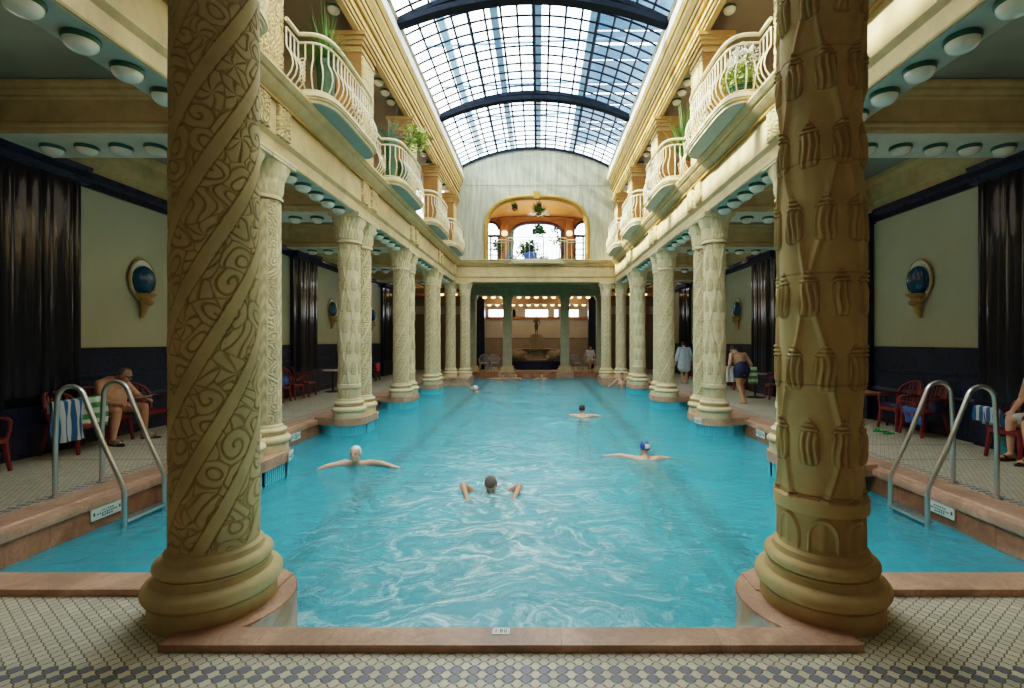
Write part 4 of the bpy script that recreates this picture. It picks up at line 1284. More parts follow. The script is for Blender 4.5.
# ------------------------------------------------------------------ pool ladders
def arc(c, r, a0, a1, n=14): return [(c[0] + r * math.cos(a), 0, c[1] + r * math.sin(a)) for a in np.linspace(a0, a1, n)]
def ladder(s, ya, yb, label):
    t = thing('pool_ladder', label, 'ladder', (s * 4.93, ya, 0))
    # local x towards pool = -s
    sl = math.atan2(.95, .46)
    pts = [(0, 0, 0.012), (0, 0, .6), (.02, 0, 1.02)] + arc((.165, 1.03), .145, PI, .48, 16) + [(.50, 0, .58), (.66, 0, .24), (.71, 0, .12), (.725, 0, .04), (.725, 0, -.3), (.72, 0, -1.1)]
    for y in (0, yb - ya):
        r = MB().tube([(-s * p[0], y, p[2]) for p in pts], .024, 12).build('rail', M['steel'], t)
        MB().lathe([(.05, .0125), (.05, .025), (.03, .032)], 20, (0, y, 0)).build('floor_flange', M['steel'], r)
    for z in (-.24, -.52, -.80):
        a, b = sorted((-s * .67, -s * .76)); MB().box(a, b, 0, yb - ya, z - .015, z + .015).build('step', M['steel'], t, smooth=False)
ladder(-1, 5.04, 5.58, 'stainless steel pool ladder with looped handrails on the left coping')
ladder(1, 5.01, 5.54, 'stainless steel pool ladder with looped handrails on the right coping')

# ------------------------------------------------------------------ small wall signs
def sign(x, y, z, s, w, h, label, rz=0.0):
    t = thing('warning_sign', label, 'sign', (x, y, z), rz, 'white enamel pool signs')
    MB().box(-.008, .008, -w / 2, w / 2, -h / 2, h / 2).build('plate', M['sign'], t, smooth=False)
    fx = -s * .009
    r = random.Random(int(abs(y) * 100))
    for row, (zz, n) in enumerate(((.2, 6), (-.05, 9), (-.28, 5))):
        f = MB()
        for i in range(n):
            yy = (i - (n - 1) / 2) * w * .075
            f.box(fx - .0015, fx + .0015, yy - w * .024, yy + w * .024, (zz - .06) * h, (zz + .06) * h * (1 if r.random() > .4 else .7) + 1e-3)
        f.build('lettering', M['ink_green'], t, smooth=False)
    for e in (-.42, .42):
        f = MB(); f.box(fx - .0015, fx + .0015, (e - .025) * w, (e + .025) * w, -.12 * h, .18 * h)
        f.build('symbol', M['ink'], t, smooth=False)
sign(-PX + .012, 5.12, -.155, -1, .36, .12, 'white sign plate on the left pool wall between the ladder rails')
sign(PX - .012, 5.16, -.155, 1, .36, .12, 'white sign plate on the right pool wall between the ladder rails')
sign(-PX + .012, 9.1, -.155, -1, .34, .14, 'white sign on the left pool wall before the second column pair')
sign(PX - .012, 9.35, -.155, 1, .34, .14, 'white sign on the right pool wall before the second column pair')
sign(-PX + .012, 12.75, -.155, -1, .34, .14, 'white sign on the left pool wall before the third column pair')
for s in (-1, 1):
    a = .62
    for k, (pc, w) in enumerate(((6.65, 'first full'), (10.45, 'second'))):
        x = s * (XC + .02 - .398 * math.sin(a + PI / 2 - .35)); y = pc + .28 - .398 * math.cos(a + PI / 2 - .35)
        if s > 0: y = pc - .28 + .398 * math.cos(a + PI / 2 - .35); y = 2 * (pc) - (pc + .28 - .398 * math.cos(a + PI / 2 - .35))
        ang = (a - .35)
        sign(x, y, -.02, s, .26, .12, 'white sign on the rim of the %s %s column pair platform' % (w, 'left' if s < 0 else 'right'), -s * ang if s < 0 else ang * 1)
t = thing('depth_marker', 'small white depth marker plate on the near pink marble kerb', 'sign', (-.06, 2.66, .0405))
MB().box(-.048, .048, -.03, .03, 0, .003).build('plate', M['sign'], t, smooth=False)
for i in range(3):
    x = -.028 + i * .024
    f = MB(); f.box(x - .0025, x + .0025, -.014, .014, .003, .004)
    if i:
        f.box(x + .0085, x + .0125, -.014, .014, .003, .004)
        for zz in ((-.012, 0, .012) if i == 1 else (-.012, .012)): f.box(x, x + .01, zz - .002, zz + .002, .003, .004)
    f.build('digit', M['ink'], t, smooth=False)

# ------------------------------------------------------------------ plastic chairs
def chair_parts():
    P = {}
    f = MB(); rows = []
    n = 10
    top = [[(-.22 + .45 * i / (n - 1), -.22 + .44 * j / 8, .43 - .012 * math.sin(PI * i / (n - 1)) - (.03 if i == n - 1 else 0) + .008 * abs(j - 4) / 4) for i in range(n)] for j in range(9)]
    f.grid(top); f.grid([[(x, y, z - .02) for x, y, z in r] for r in top])
    f.box(-.22, .22, -.225, -.205, .385, .43); f.box(-.22, .22, .205, .225, .385, .43); f.box(.21, .232, -.22, .22, .36, .41)
    P['seat'] = f
    f = MB()
    def bp(y, z):  # back surface: leans and curves
        q = (z - .42) / .45
        return (-.20 - .13 * q + .10 * (y / .26) ** 2, y, z)
    A = [bp(-.22, .42)] + [bp(-.25, .55), bp(-.255, .66)] + [bp(-.25 * math.cos(a), .70 + .19 * math.sin(a)) for a in np.linspace(.1, PI - .1, 15)] + [bp(.255, .66), bp(.25, .55), bp(.22, .42)]
    f.tube(A, .024, 8)
    for k in range(-3, 4):
        y = k * .062
        zt = .70 + .19 * math.sqrt(max(0, 1 - (y / .25) ** 2))
        f.tube([bp(y * .8, .44), bp(y, .6), bp(y, zt)], .016, 6, flat=.6)
    f.tube([bp(y, .50) for y in np.linspace(-.24, .24, 9)], .02, 6)
    P['backrest'] = f
    for nm, sx, sy in (('leg', 1, -1), ('leg', 1, 1), ('leg', -1, -1), ('leg', -1, 1)):
        x0, y0 = (.19 if sx > 0 else -.19), sy * .20
        x1, y1 = (.235 if sx > 0 else -.27), sy * .235
        f = MB(); f.tube([(x0, y0, .42), ((x0 + x1) / 2, (y0 + y1) / 2, .2), (x1, y1, 0)], [.036, .030, .022], 6)
        P.setdefault('legs', []).append(f)
    for sy in (-1, 1):
        f = MB(); f.tube([(.20, sy * .225, .40), (.215, sy * .25, .52), (.21, sy * .262, .62), (.16, sy * .266, .655), (0, sy * .268, .66), (-.16, sy * .262, .66), (-.22, sy * .255, .655)], [.022, .022, .026, .03, .03, .026, .02], 6, flat=.75)
        P.setdefault('arms', []).append(f)
    return P
cp = chair_parts()
CM = {}
for mn in ('red', 'white_plastic'):
    d = []
    for nm, fs in (('seat', [cp['seat']]), ('backrest', [cp['backrest']]), ('leg', cp['legs']), ('armrest', cp['arms'])):
        for f in fs:
            me = f.mesh(nm, ang=50); me.materials.append(M[mn]); d.append((nm, me))
    CM[mn] = d
def chair(x, y, rz, label, mn='red', group='red plastic armchairs by the walls'):
    t = thing('plastic_armchair', label, 'chair', (x, y, 0.002), rz, group)
    for nm, me in CM[mn]: obj(nm, me, None, t)
    return t
XL, XR = -6.86, 6.86
chair(XL + .06, 5.86, 0, 'dark red plastic armchair at the left wall, nearest the camera, cut by the frame')
chair(XL + .10, 7.14, .1, 'red plastic armchair draped with striped towels beside the seated man')
chair(XL - .02, 7.80, .05, 'red plastic armchair with the heavy seated man on it')
chair(XL, 8.55, -.1, 'red plastic armchair just beyond the seated man')
chair(XL, 12.9, .05, 'red plastic armchair with a blue and white towel over its arm')
chair(XL, 13.6, -.05, 'empty red plastic armchair next to the blue towel chair on the left')
chair(XL, 14.35, .0, 'red plastic armchair half hidden before the second left column pair')
chair(XL, 20.2, .0, 'red plastic armchair under a pink towel far along the left wall')
chair(XR, 8.93, PI, 'red armchair by the right wall with blue grey cloth, next to the wooden table')
chair(XR, 8.38, PI + .05, 'red plastic armchair by right wall holding a bright blue towel and dark bag')
chair(XR - .06, 6.66, PI + .05, 'red plastic armchair at the right frame edge, occupied, teal bag below')
chair(XR, 16.4, PI + .2, 'red plastic armchair left of the walking bather on the right deck')
chair(XR, 15.75, PI - .1, 'red plastic armchair directly behind the walking bather')
chair(XR, 13.6, PI - .2, 'red plastic armchair behind the round pedestal table on the right')
chair(XR, 20.6, PI, 'dark red plastic armchair far along the right wall near robed person')
for j, (x, y, lab) in enumerate(((-2.95, 27.0, 'white plastic chair in the far hall, leftmost of the left pair'), (-2.35, 27.1, 'white plastic chair in the far hall beside the left pillar'), (2.25, 27.0, 'white plastic chair in the far hall just right of the right pillar'), (3.0, 27.1, 'white plastic chair in the far hall with a seated person'))):
    chair(x, y, -PI / 2 + .2 * j, lab, 'white_plastic', 'white plastic chairs of the fountain hall')

# side tables
t = thing('side_table', 'low brown wooden table by the right wall beside two red chairs', 'table', (6.70, 9.72, 0.002))
MB().box(-.28, .28, -.40, .40, .59, .63).build('tabletop', M['wood'], t, smooth=False)
for sx in (-1, 1):
    for sy in (-1, 1): MB().tube([(sx * .23, sy * .34, .59), (sx * .24, sy * .36, 0)], .022, 6).build('leg', M['black'], t)
def ped(x, y, label, mt):
    t = thing('pedestal_table', label, 'table', (x, y, 0.002))
    MB().lathe([(.24, 0), (.24, .02), (.06, .05)], 28).build('foot', M['black'], t)
    MB().lathe([(.028, .03), (.028, .68)], 14).build('column', M['black'], t)
    MB().lathe([(.31, .68), (.32, .69), (.32, .71), (.30, .715)], 32).build('tabletop', M[mt], t)
ped(6.45, 14.0, 'round pedestal table on a black disc foot beside the right wall', 'white_plastic')
ped(-6.55, 15.6, 'round pale topped table behind the second left column pair', 'beige_cloth')

# ------------------------------------------------------------------ towels, bags, slippers
def cloth(P0, nu, nv, fn):
    return MB().grid([[fn(i / (nu - 1), j / (nv - 1)) for i in range(nu)] for j in range(nv)])
def drape(x, y, z, w, front, back, ax, seed, amp=.025):
    """sheet hung over a bar at height z; ax='x' bar runs along y"""
    def fn(u, v):
        L = front + back; q = v * L - back
        yy = (u - .5) * w
        k = amp * math.sin(u * 17 + seed) * min(1, abs(q) * 4)
        if q < 0: o_ = -.045 + k * .6; zz = z - max(0, -q - .05)
        else: o_ = .045 + k + .03 * q; zz = z - max(0, q - .05)
        if abs(q) < .05: o_ = q; zz = z + .02 * math.cos(q / .05 * PI / 2)
        return (x + o_, y + yy + .04 * math.sin(v * 5 + seed), zz) if ax == 'x' else (x + yy, y + o_, zz)
    return cloth(0, 25, 30, fn)
def item(name, mb, m, label, cat, ang=180):
    o = mb.build(name, M[m], None, ang=ang, recalc=False); return tag(o, label, cat)
item('towel', drape(XL + .32, 6.78, .80, .50, .62, .2, 'x', 1), 'towel_stripe', 'blue and white striped towel hanging over the chair arm, left of the seated man', 'towel')
item('towel', drape(XL + .22, 7.25, .80, .40, .50, .3, 'x', 4), 'towel_green', 'green and white towel hanging between the striped towel and the seated man', 'towel')
item('towel', drape(XL + .18, 12.75, .69, .42, .25, .3, 'x', 3), 'blue_cloth', 'blue towel with a white corner hanging from a left wall chair', 'towel')
item('towel', drape(XL + .20, 20.15, .70, .55, .35, .3, 'x', 2), 'pink_cloth', 'pink red towel draped over a far left wall chair', 'towel')
item('towel', drape(XR - .05, 8.95, .47, .42, .26, .2, 'x', 5).xf(Matrix.Translation((2 * XR - .14, 0, 0)) @ Matrix.Diagonal((-1, 1, 1, 1))), 'navy_cloth', 'blue grey cloth lying over the seat of the red chair near wooden table', 'cloth')
item('towel', drape(XR - .02, 8.36, .475, .38, .30, .2, 'x', 6).xf(Matrix.Translation((2 * XR - .2, 0, 0)) @ Matrix.Diagonal((-1, 1, 1, 1))), 'blue_cloth', 'bright blue towel hanging off the seat of the second right chair', 'towel')
item('towel', drape(XR - .26, 6.90, .69, .30, .30, .25, 'x', 7), 'towel_stripe', 'blue and white striped towel on the arm of the rightmost chair', 'towel')
def bag(x, y, z, w, d, h, m, label):
    t = thing('bag', label, 'bag', (x, y, z))
    rows = []
    for q in np.linspace(0, 1, 9):
        k = 1 - .25 * q ** 2 + .06 * math.sin(q * 9)
        rows.append([(w / 2 * k * math.copysign(abs(math.cos(a)) ** .6, math.cos(a)), d / 2 * k * math.copysign(abs(math.sin(a)) ** .6, math.sin(a)), h * q + .015 * math.sin(a * 5)) for a in np.linspace(0, 2 * PI, 25)[:-1]])
    f = MB().grid(rows, True); n0 = len(f.V) - 24
    f.F.append(tuple(range(n0, n0 + 24))); f.F.append(tuple(range(23, -1, -1)))
    f.build('body', M[m], t)
    MB().tube([(0, -d * .3, h * .95), (0, -d * .15, h * 1.25), (0, d * .15, h * 1.25), (0, d * .3, h * .95)], .012, 6).build('handle', M[m], t)
bag(XR - .06, 6.84, 0.002, .22, .2, .30, 'teal_bag', 'teal plastic bag standing under the rightmost red chair')
bag(XR + .06, 8.16, .44, .2, .16, .22, 'navy_cloth', 'dark blue bag on the second right wall chair')
def slipper(x, y, rz, m, label, grp=None):
    t = thing('slipper', label, 'slipper', (x, y, 0.002), rz, grp)
    P = [(.13 * math.cos(a), (.045 + .008 * math.cos(a)) * math.sin(a)) for a in np.linspace(0, 2 * PI, 25)[:-1]]
    MB().prism(P, 0, .022).build('sole', M[m], t)
    MB().grid([[(.03 + .05 * k, .048 * math.cos(b), .02 + .04 * math.sin(b)) for b in np.linspace(0, PI, 9)] for k in (0, 1)]).build('strap', M[m], t, recalc=False)
slipper(6.36, 8.72, PI - .2, 'green_rubber', 'green slipper on the right deck, left one of the pair before the chairs', 'green slippers')
slipper(6.36, 8.52, PI + .3, 'green_rubber', 'green slipper on the right deck, right one of the pair before the chairs', 'green slippers')
# ------------------------------------------------------------------ people
def remesh(mb, voxel=.010, smooth=5):
    me = mb.mesh('tmp', smooth=False)
    o = bpy.data.objects.new('tmp', me); COL.objects.link(o)
    m = o.modifiers.new('r', 'REMESH'); m.mode = 'VOXEL'; m.voxel_size = voxel
    s = o.modifiers.new('s', 'SMOOTH'); s.factor = .5; s.iterations = smooth
    dg = bpy.context.evaluated_depsgraph_get()
    r = bpy.data.meshes.new_from_object(o.evaluated_get(dg))
    bpy.data.objects.remove(o); bpy.data.meshes.remove(me)
    r.polygons.foreach_set('use_smooth', [True] * len(r.polygons))
    return r
def V3(*a): return Vector(a)
def hand(f, wr, d, nrm, curl=.5, side=1):
    """palm, four bent fingers and a thumb leaving the side of the palm"""
    d = Vector(d).normalized(); nrm = Vector(nrm).normalized(); w = d.cross(nrm).normalized(); nrm = w.cross(d).normalized()
    wr = Vector(wr)
    f.cap(wr, .024, wr + d * .035, .026)
    for k in range(4):
        off = (k - 1.5) * .019
        f.cap(wr + d * .02 + w * off * .7, .015, wr + d * .085 + w * off, .0125)
        L = (.036, .044, .041, .030)[k]
        p = wr + d * .085 + w * off
        dd = d.copy()
        for j in range(3):
            a = curl * (.5 + .35 * j)
            dd = (d * math.cos(a * (j + 1) * .7) + nrm * math.sin(a * (j + 1) * .7)).normalized()
            q = p + dd * L * (1, .75, .6)[j]
            f.cap(p, .0105 - .001 * j, q, .0095 - .001 * j); p = q
    p = wr + d * .025 + w * side * .022
    q = p + (d * .6 + w * side * .75 + nrm * .25).normalized() * .045
    f.cap(p, .015, q, .012); f.cap(q, .012, q + (d * .9 + w * side * .2 + nrm * .3).normalized() * .035, .0095)
def head(f, c, fw, up, k=1.0):
    """skull, jaw, brow, nose, lips, chin, ears as one surface; returns frame"""
    fw = Vector(fw).normalized(); up = Vector(up).normalized(); sd = fw.cross(up).normalized(); up = sd.cross(fw).normalized()
    R = Matrix((fw, sd, up)).transposed()
    c = Vector(c)
    P = lambda x, y, z: c + R @ Vector((x, y, z)) * k
    f.ell(P(-.012, 0, .03), (.098 * k, .076 * k, .092 * k), R, 24, 16)
    f.ell(P(.022, 0, -.045), (.068 * k, .058 * k, .072 * k), R, 20, 12)
    f.ell(P(.055, 0, -.092), (.03 * k, .032 * k, .024 * k), R)
    f.cap(P(.082, 0, .012), .010 * k, P(.108, 0, -.03), .015 * k)
    f.cap(P(.080, -.012, -.034), .010 * k, P(.098, 0, -.034), .010 * k); f.cap(P(.080, .012, -.034), .010 * k, P(.098, 0, -.034), .010 * k)
    f.cap(P(.080, -.016, -.063), .009 * k, P(.080, .016, -.063), .009 * k); f.cap(P(.078, -.014, -.073), .009 * k, P(.078, .014, -.073), .009 * k)
    for s in (-1, 1):
        f.cap(P(.078, s * .014, .022), .012 * k, P(.068, s * .05, .022), .011 * k)
        f.ell(P(-.005, s * .078, -.008), (.018 * k, .010 * k, .032 * k), R)
        f.ell(P(.05, s * .038, -.035), (.026 * k, .02 * k, .022 * k), R)
    return P, R
def face_bits(t, P, k=1.0):
    f = MB()
    for s in (-1, 1): f.ell(P(.082, s * .031, .004), (.0075 * k,) * 3, None, 10, 8)
    f.build('eye', M['eye'], t)
M['eye'] = plain('dark_eye', (0.04, 0.03, 0.025), 0.2)
def hair(t, P, R, m, k=1.0, low=0.0, front=.02, name='hair', gap=1.06):
    f = MB(); rows = []
    for ph in np.linspace(.02, PI * .66, 14):
        row = []
        for a in np.linspace(0, 2 * PI, 33)[:-1]:
            lim = PI * (.36 + front) if math.cos(a) > .35 else PI * .60 + low
            p = min(ph, lim)
            row.append(P(-.012 + .098 * gap * math.sin(p) * math.cos(a), .076 * gap * 1.04 * math.sin(p) * math.sin(a), .03 + .092 * gap * math.cos(p)))
        rows.append(row)
    f.grid(rows, True); return f.build(name, M[m], t, ang=180)
def limbs(f, J, thick=1.0):
    C_ = f.cap
    if 'belly' in J: f.ell(J['belly'], (.17 * thick, .19 * thick, .17 * thick))
    pe, ch, ne = Vector(J['pelvis']), Vector(J['chest']), Vector(J['neck'])
    for s, w in ((-1, 'R'), (1, 'L')):
        sh, el, wr = (Vector(J[q + w]) for q in ('sh', 'el', 'wr'))
        C_(sh, .058 * thick, el, .042 * thick); C_(el, .041 * thick, wr, .028)
        C_(ch.lerp(sh, .25), .10 * thick, sh, .062 * thick); C_(ne.lerp(ch, .25), .05, sh, .05)
        hd = J.get('hd' + w, (wr - el)); hand(f, wr, hd, J.get('hn' + w, (0, 0, -1)), J.get('curl', .5), J.get('ts' + w, s))
        if 'hip' + w in J:
            hi, kn, an, to = (Vector(J[q + w]) for q in ('hip', 'kn', 'an', 'toe'))
            C_(hi, .092 * thick, kn, .058 * thick)
            mid = kn.lerp(an, .3)
            C_(kn, .055 * thick, mid, .054 * thick); C_(mid, .054 * thick, an, .034)
            d = (to - an); d.z = 0; d.normalize()
            heel = Vector((an.x, an.y, to.z)) - d * .045 + Vector((0, 0, .005))
            C_(an, .036, heel, .03); C_(an - Vector((0, 0, .02)), .034, to, .024); C_(heel, .028, to, .024)
            sd = Vector((-d.y, d.x, 0))
            for q in range(5): C_(to + sd * (q - 2) * .016 - d * .02, .012, to + sd * (q - 2) * .017 + d * (.028 - .004 * abs(q - 1.5)), .009)
            C_(pe, .12 * thick, hi, .10 * thick)
    up = (ch - pe)
    C_(pe, .135 * thick, pe + up * .5, .130 * thick); C_(pe + up * .45, .13 * thick, ch, .135 * thick)
    ac = Vector(J['shL']) - Vector(J['shR'])
    a = ac.normalized()
    C_(ch - a * .07, .115 * thick, ch + a * .07, .115 * thick); C_(pe - a * .06, .115 * thick, pe + a * .06, .115 * thick)
    C_(ch.lerp(ne, .3), .085, ne, .055); C_(ne, .054, Vector(J['head']) - Vector((0, 0, .03)), .052)
def person(label, loc, rz, J, skin, hairm, fw, up=(0, 0, 1), thick=1.0, k=1.0, voxel=.010, hair_kw={}, eyes=True):
    t = thing('person', label, 'person', loc, rz)
    f = MB(); limbs(f, J, thick)
    P, R = head(f, J['head'], fw, up, k)
    obj('body', remesh(f, voxel), M[skin], t)
    if hairm: hair(t, P, R, hairm, k, **hair_kw)
    if eyes: face_bits(t, P, k)
    return t, P, R
def garment(t, name, mb, m, voxel=.012, smooth=6):
    return obj(name, remesh(mb, voxel, smooth), M[m], t)

# heavy man sitting on the left chair, bent forward over a newspaper
J = dict(pelvis=(-.05, 0, .57), belly=(.10, 0, .70), chest=(.10, 0, .90), neck=(.22, 0, 1.02), head=(.33, 0, 1.07),
         shR=(.12, -.215, .95), elR=(.22, -.30, .68), wrR=(.44, -.22, .63), hdR=(.9, .3, -.2), shL=(.13, .215, .95), elL=(.34, .26, .70), wrL=(.55, .12, .67), hdL=(.9, -.3, 0),
         hipR=(.0, -.11, .53), knR=(.40, -.25, .52), anR=(.36, -.27, .09), toeR=(.50, -.31, .035), hipL=(.0, .11, .53), knL=(.42, .27, .52), anL=(.42, .30, .09), toeL=(.56, .34, .035))
man, P, R = person('heavy bald man sitting bent forward on a red chair, in sandals, reading', (-6.92, 7.80, 0.02), .05, J, 'skin', 'hair_grey', (.88, 0, -.35), thick=1.22, hair_kw=dict(front=-.18, gap=1.04))
f = MB(); f.cap((-.05, -.06, .57), .172, (-.05, .06, .57), .172); f.cap((0, -.11, .53), .128, (.08, -.14, .53), .118); f.cap((0, .11, .53), .128, (.08, .145, .53), .118)
garment(man, 'swim_trunks', f, 'navy_cloth')
f = MB()
for s in (-1, 1): f.tube([P(.098, s * .032 + .024 * math.cos(a), .004 + .02 * math.sin(a)) for a in np.linspace(0, 2 * PI, 15)[:-1]], .003, 5, closed=True); f.tube([P(.095, s * .056, .006), P(0, s * .082, .008)], .003, 5)
f.tube([P(.1, -.01, .006), P(.1, .01, .006)], .003, 5); f.build('glasses', M['black'], man)
for s, q in ((-1, J['toeR']), (1, J['toeL'])):
    f = MB(); d = Vector((.95, s * .26, 0)).normalized(); c = Vector((q[0], q[1], 0)) - d * .06
    sd = Vector((-d.y, d.x, 0))
    f.prism([tuple((c + d * .145 * math.cos(a) + sd * (.05) * math.sin(a)).to_2d()) for a in np.linspace(0, 2 * PI, 25)[:-1]], -.018, .006)
    o = f.build('sandal', M['black'], man)
    g = MB().grid([[c + d * (.0 + .06 * k) + sd * .054 * math.cos(b) + Vector((0, 0, .005 + .07 * math.sin(b))) for b in np.linspace(0, PI, 9)] for k in (0, 1)]); g.build('strap', M['white_plastic'], o, recalc=False)
f = MB(); 
for q in (-1, 1): f.grid([[(.10 * i / 4 * 1.4, q * .20 * j / 4, .02 * math.sin(j * .9) + .03 * j / 4) for i in range(5)] for j in range(5)])
o = f.build('newspaper', M['paper'], None, recalc=False, ang=180); o.location = (-6.41, 7.93, .70); o.rotation_euler = (0, -.2, .1)
tag(o, 'open pale newspaper held over the knees of the seated man', 'newspaper')

# bather sitting at the right frame edge
J = dict(pelvis=(-.02, 0, .56), chest=(-.06, 0, .98), neck=(-.03, 0, 1.18), head=(.02, 0, 1.28),
         shR=(-.05, -.19, 1.08), elR=(-.02, -.26, .80), wrR=(.2, -.18, .66), shL=(-.05, .19, 1.08), elL=(-.02, .26, .80), wrL=(.2, .18, .66),
         hipR=(.0, -.10, .53), knR=(.32, -.10, .53), anR=(.30, -.11, .09), toeR=(.44, -.12, .035), hipL=(.0, .10, .53), knL=(.35, .14, .53), anL=(.33, .15, .09), toeL=(.47, .17, .035))
p2, P, R = person('bare legged bather in white shorts on the rightmost chair, mostly outside the frame', (6.96, 6.52, 0.02), PI + .05, J, 'skin_pale', 'hair_dark', (1, 0, -.1))
f = MB(); f.cap((-.02, -.06, .56), .155, (-.02, .06, .56), .155); f.cap((0, -.10, .53), .12, (.22, -.115, .53), .10); f.cap((0, .10, .53), .12, (.22, .125, .53), .10)
garment(p2, 'shorts', f, 'white_cloth')
for q in (J['toeR'], J['toeL']):
    f = MB(); c = Vector((q[0] - .06, q[1], 0))
    f.prism([(c.x + .145 * math.cos(a), c.y + .05 * math.sin(a)) for a in np.linspace(0, 2 * PI, 25)[:-1]], -.018, .006)
    o = f.build('sandal', M['brown_leather'], p2)
    MB().grid([[c + Vector((.0 + .05 * k, .052 * math.cos(b), .005 + .065 * math.sin(b))) for b in np.linspace(0, PI, 9)] for k in (0, 1)]).build('strap', M['brown_leather'], o, recalc=False)

# walking bather on the right deck, back towards the pool end
J = dict(pelvis=(0, 0, .86), chest=(.14, 0, 1.18), neck=(.25, 0, 1.34), head=(.36, 0, 1.40),
         shR=(.16, -.20, 1.27), elR=(.05, -.32, 1.02), wrR=(.16, -.33, .80), shL=(.16, .20, 1.27), elL=(.08, .31, 1.03), wrL=(.22, .28, .82),
         hipR=(0, -.10, .84), knR=(.16, -.10, .48), anR=(.02, -.10, .10), toeR=(.16, -.11, .035), hipL=(0, .10, .84), knL=(-.02, .10, .47), anL=(-.20, .09, .12), toeL=(-.07, .10, .035))
p3, P, R = person('shirtless bather in navy trunks walking away along right deck carrying towels', (5.52, 12.7, 0.004), PI / 2 + .25, J, 'skin', 'hair_dark', (.85, 0, -.4), thick=1.12, hair_kw=dict(low=.1))
f = MB(); f.cap((0, -.06, .88), .165, (0, .06, .88), .165); f.cap((0, -.10, .84), .128, (.05, -.103, .74), .115); f.cap((0, .10, .84), .128, (0, .103, .74), .115)
f.cap((.03, 0, .96), .155, (.03, .01, .98), .155)
garment(p3, 'swim_trunks', f, 'navy_cloth')
def hang(x, y, z, w, h, seed, ax):
    return cloth(0, 17, 14, lambda u, v: ((x + (u - .5) * w * (1 + .25 * v), y + .03 * math.sin(u * 14 + seed) * (.3 + v), z - h * v) if ax == 'x' else (x + .03 * math.sin(u * 14 + seed), y + (u - .5) * w, z - h * v)))
o = item('towel', hang(5.24, 12.78, .98, .26, .42, 1, 'x'), 'white_cloth', 'white towel hanging from the left hand of the walking bather', 'towel')
o = item('towel', hang(5.86, 12.80, .96, .20, .46, 2, 'x'), 'towel_green', 'green and white towel hanging at the right side of the walking bather', 'towel')

# robed person further along the right deck
J = dict(pelvis=(0, 0, .90), chest=(.03, 0, 1.24), neck=(.06, 0, 1.42), head=(.10, 0, 1.50),
         shR=(.03, -.18, 1.34), elR=(.0, -.28, 1.08), wrR=(.10, -.30, .86), shL=(.03, .18, 1.34), elL=(-.02, .28, 1.08), wrL=(.06, .30, .86),
         hipR=(0, -.09, .88), knR=(.06, -.09, .50), anR=(0, -.09, .10), toeR=(.14, -.10, .035), hipL=(0, .09, .88), knL=(.0, .09, .49), anL=(-.10, .09, .11), toeL=(.03, .10, .035))
p4, P, R = person('person in a pale blue thigh length robe walking away on the right deck', (5.72, 18.4, 0.004), PI / 2, J, 'skin', 'hair_dark', (.95, 0, -.15), hair_kw=dict(low=.2))
f = MB(); f.cap((0, -.05, .80), .20, (.02, -.05, 1.2), .155); f.cap((0, .05, .80), .20, (.02, .05, 1.2), .155); f.cap((0, -.07, .64), .19, (0, -.07, .8), .18); f.cap((0, .07, .64), .19, (0, .07, .8), .18)
for w in 'RL':
    f.cap(J['sh' + w], .085, J['el' + w], .075); f.cap(J['el' + w], .075, Vector(J['el' + w]).lerp(Vector(J['wr' + w]), .7), .065); f.cap(Vector(J['chest']).lerp(Vector(J['sh' + w]), .4), .13, J['sh' + w], .085)
f.cap((.04, 0, 1.3), .10, (.05, 0, 1.38), .075)
garment(p4, 'robe', f, 'robe')

# seated person in white in the far hall
J = dict(pelvis=(-.02, 0, .56), chest=(0, 0, .96), neck=(.03, 0, 1.14), head=(.06, 0, 1.24), shR=(0, -.18, 1.06), elR=(.06, -.24, .80), wrR=(.28, -.14, .66), shL=(0, .18, 1.06), elL=(.06, .24, .80), wrL=(.28, .14, .66),
         hipR=(0, -.10, .53), knR=(.40, -.12, .53), anR=(.36, -.13, .09), toeR=(.50, -.14, .035), hipL=(0, .10, .53), knL=(.40, .12, .53), anL=(.36, .13, .09), toeL=(.50, .14, .035))
p5, P, R = person('person in white sitting in the far hall right of the fountain', (3.02, 27.0, .02), -PI / 2 + .3, J, 'skin', 'hair_dark', (1, 0, -.1), voxel=.014)
f = MB(); f.cap((-.02, 0, .60), .175, (0, 0, .96), .165)
for w in 'RL': f.cap(J['sh' + w], .075, J['el' + w], .062); f.cap((0, 0, .98), .14, J['sh' + w], .08); f.cap(J['hip' + w], .13, Vector(J['hip' + w]).lerp(Vector(J['kn' + w]), .6), .09)
garment(p5, 'white_clothes', f, 'white_cloth', .016)

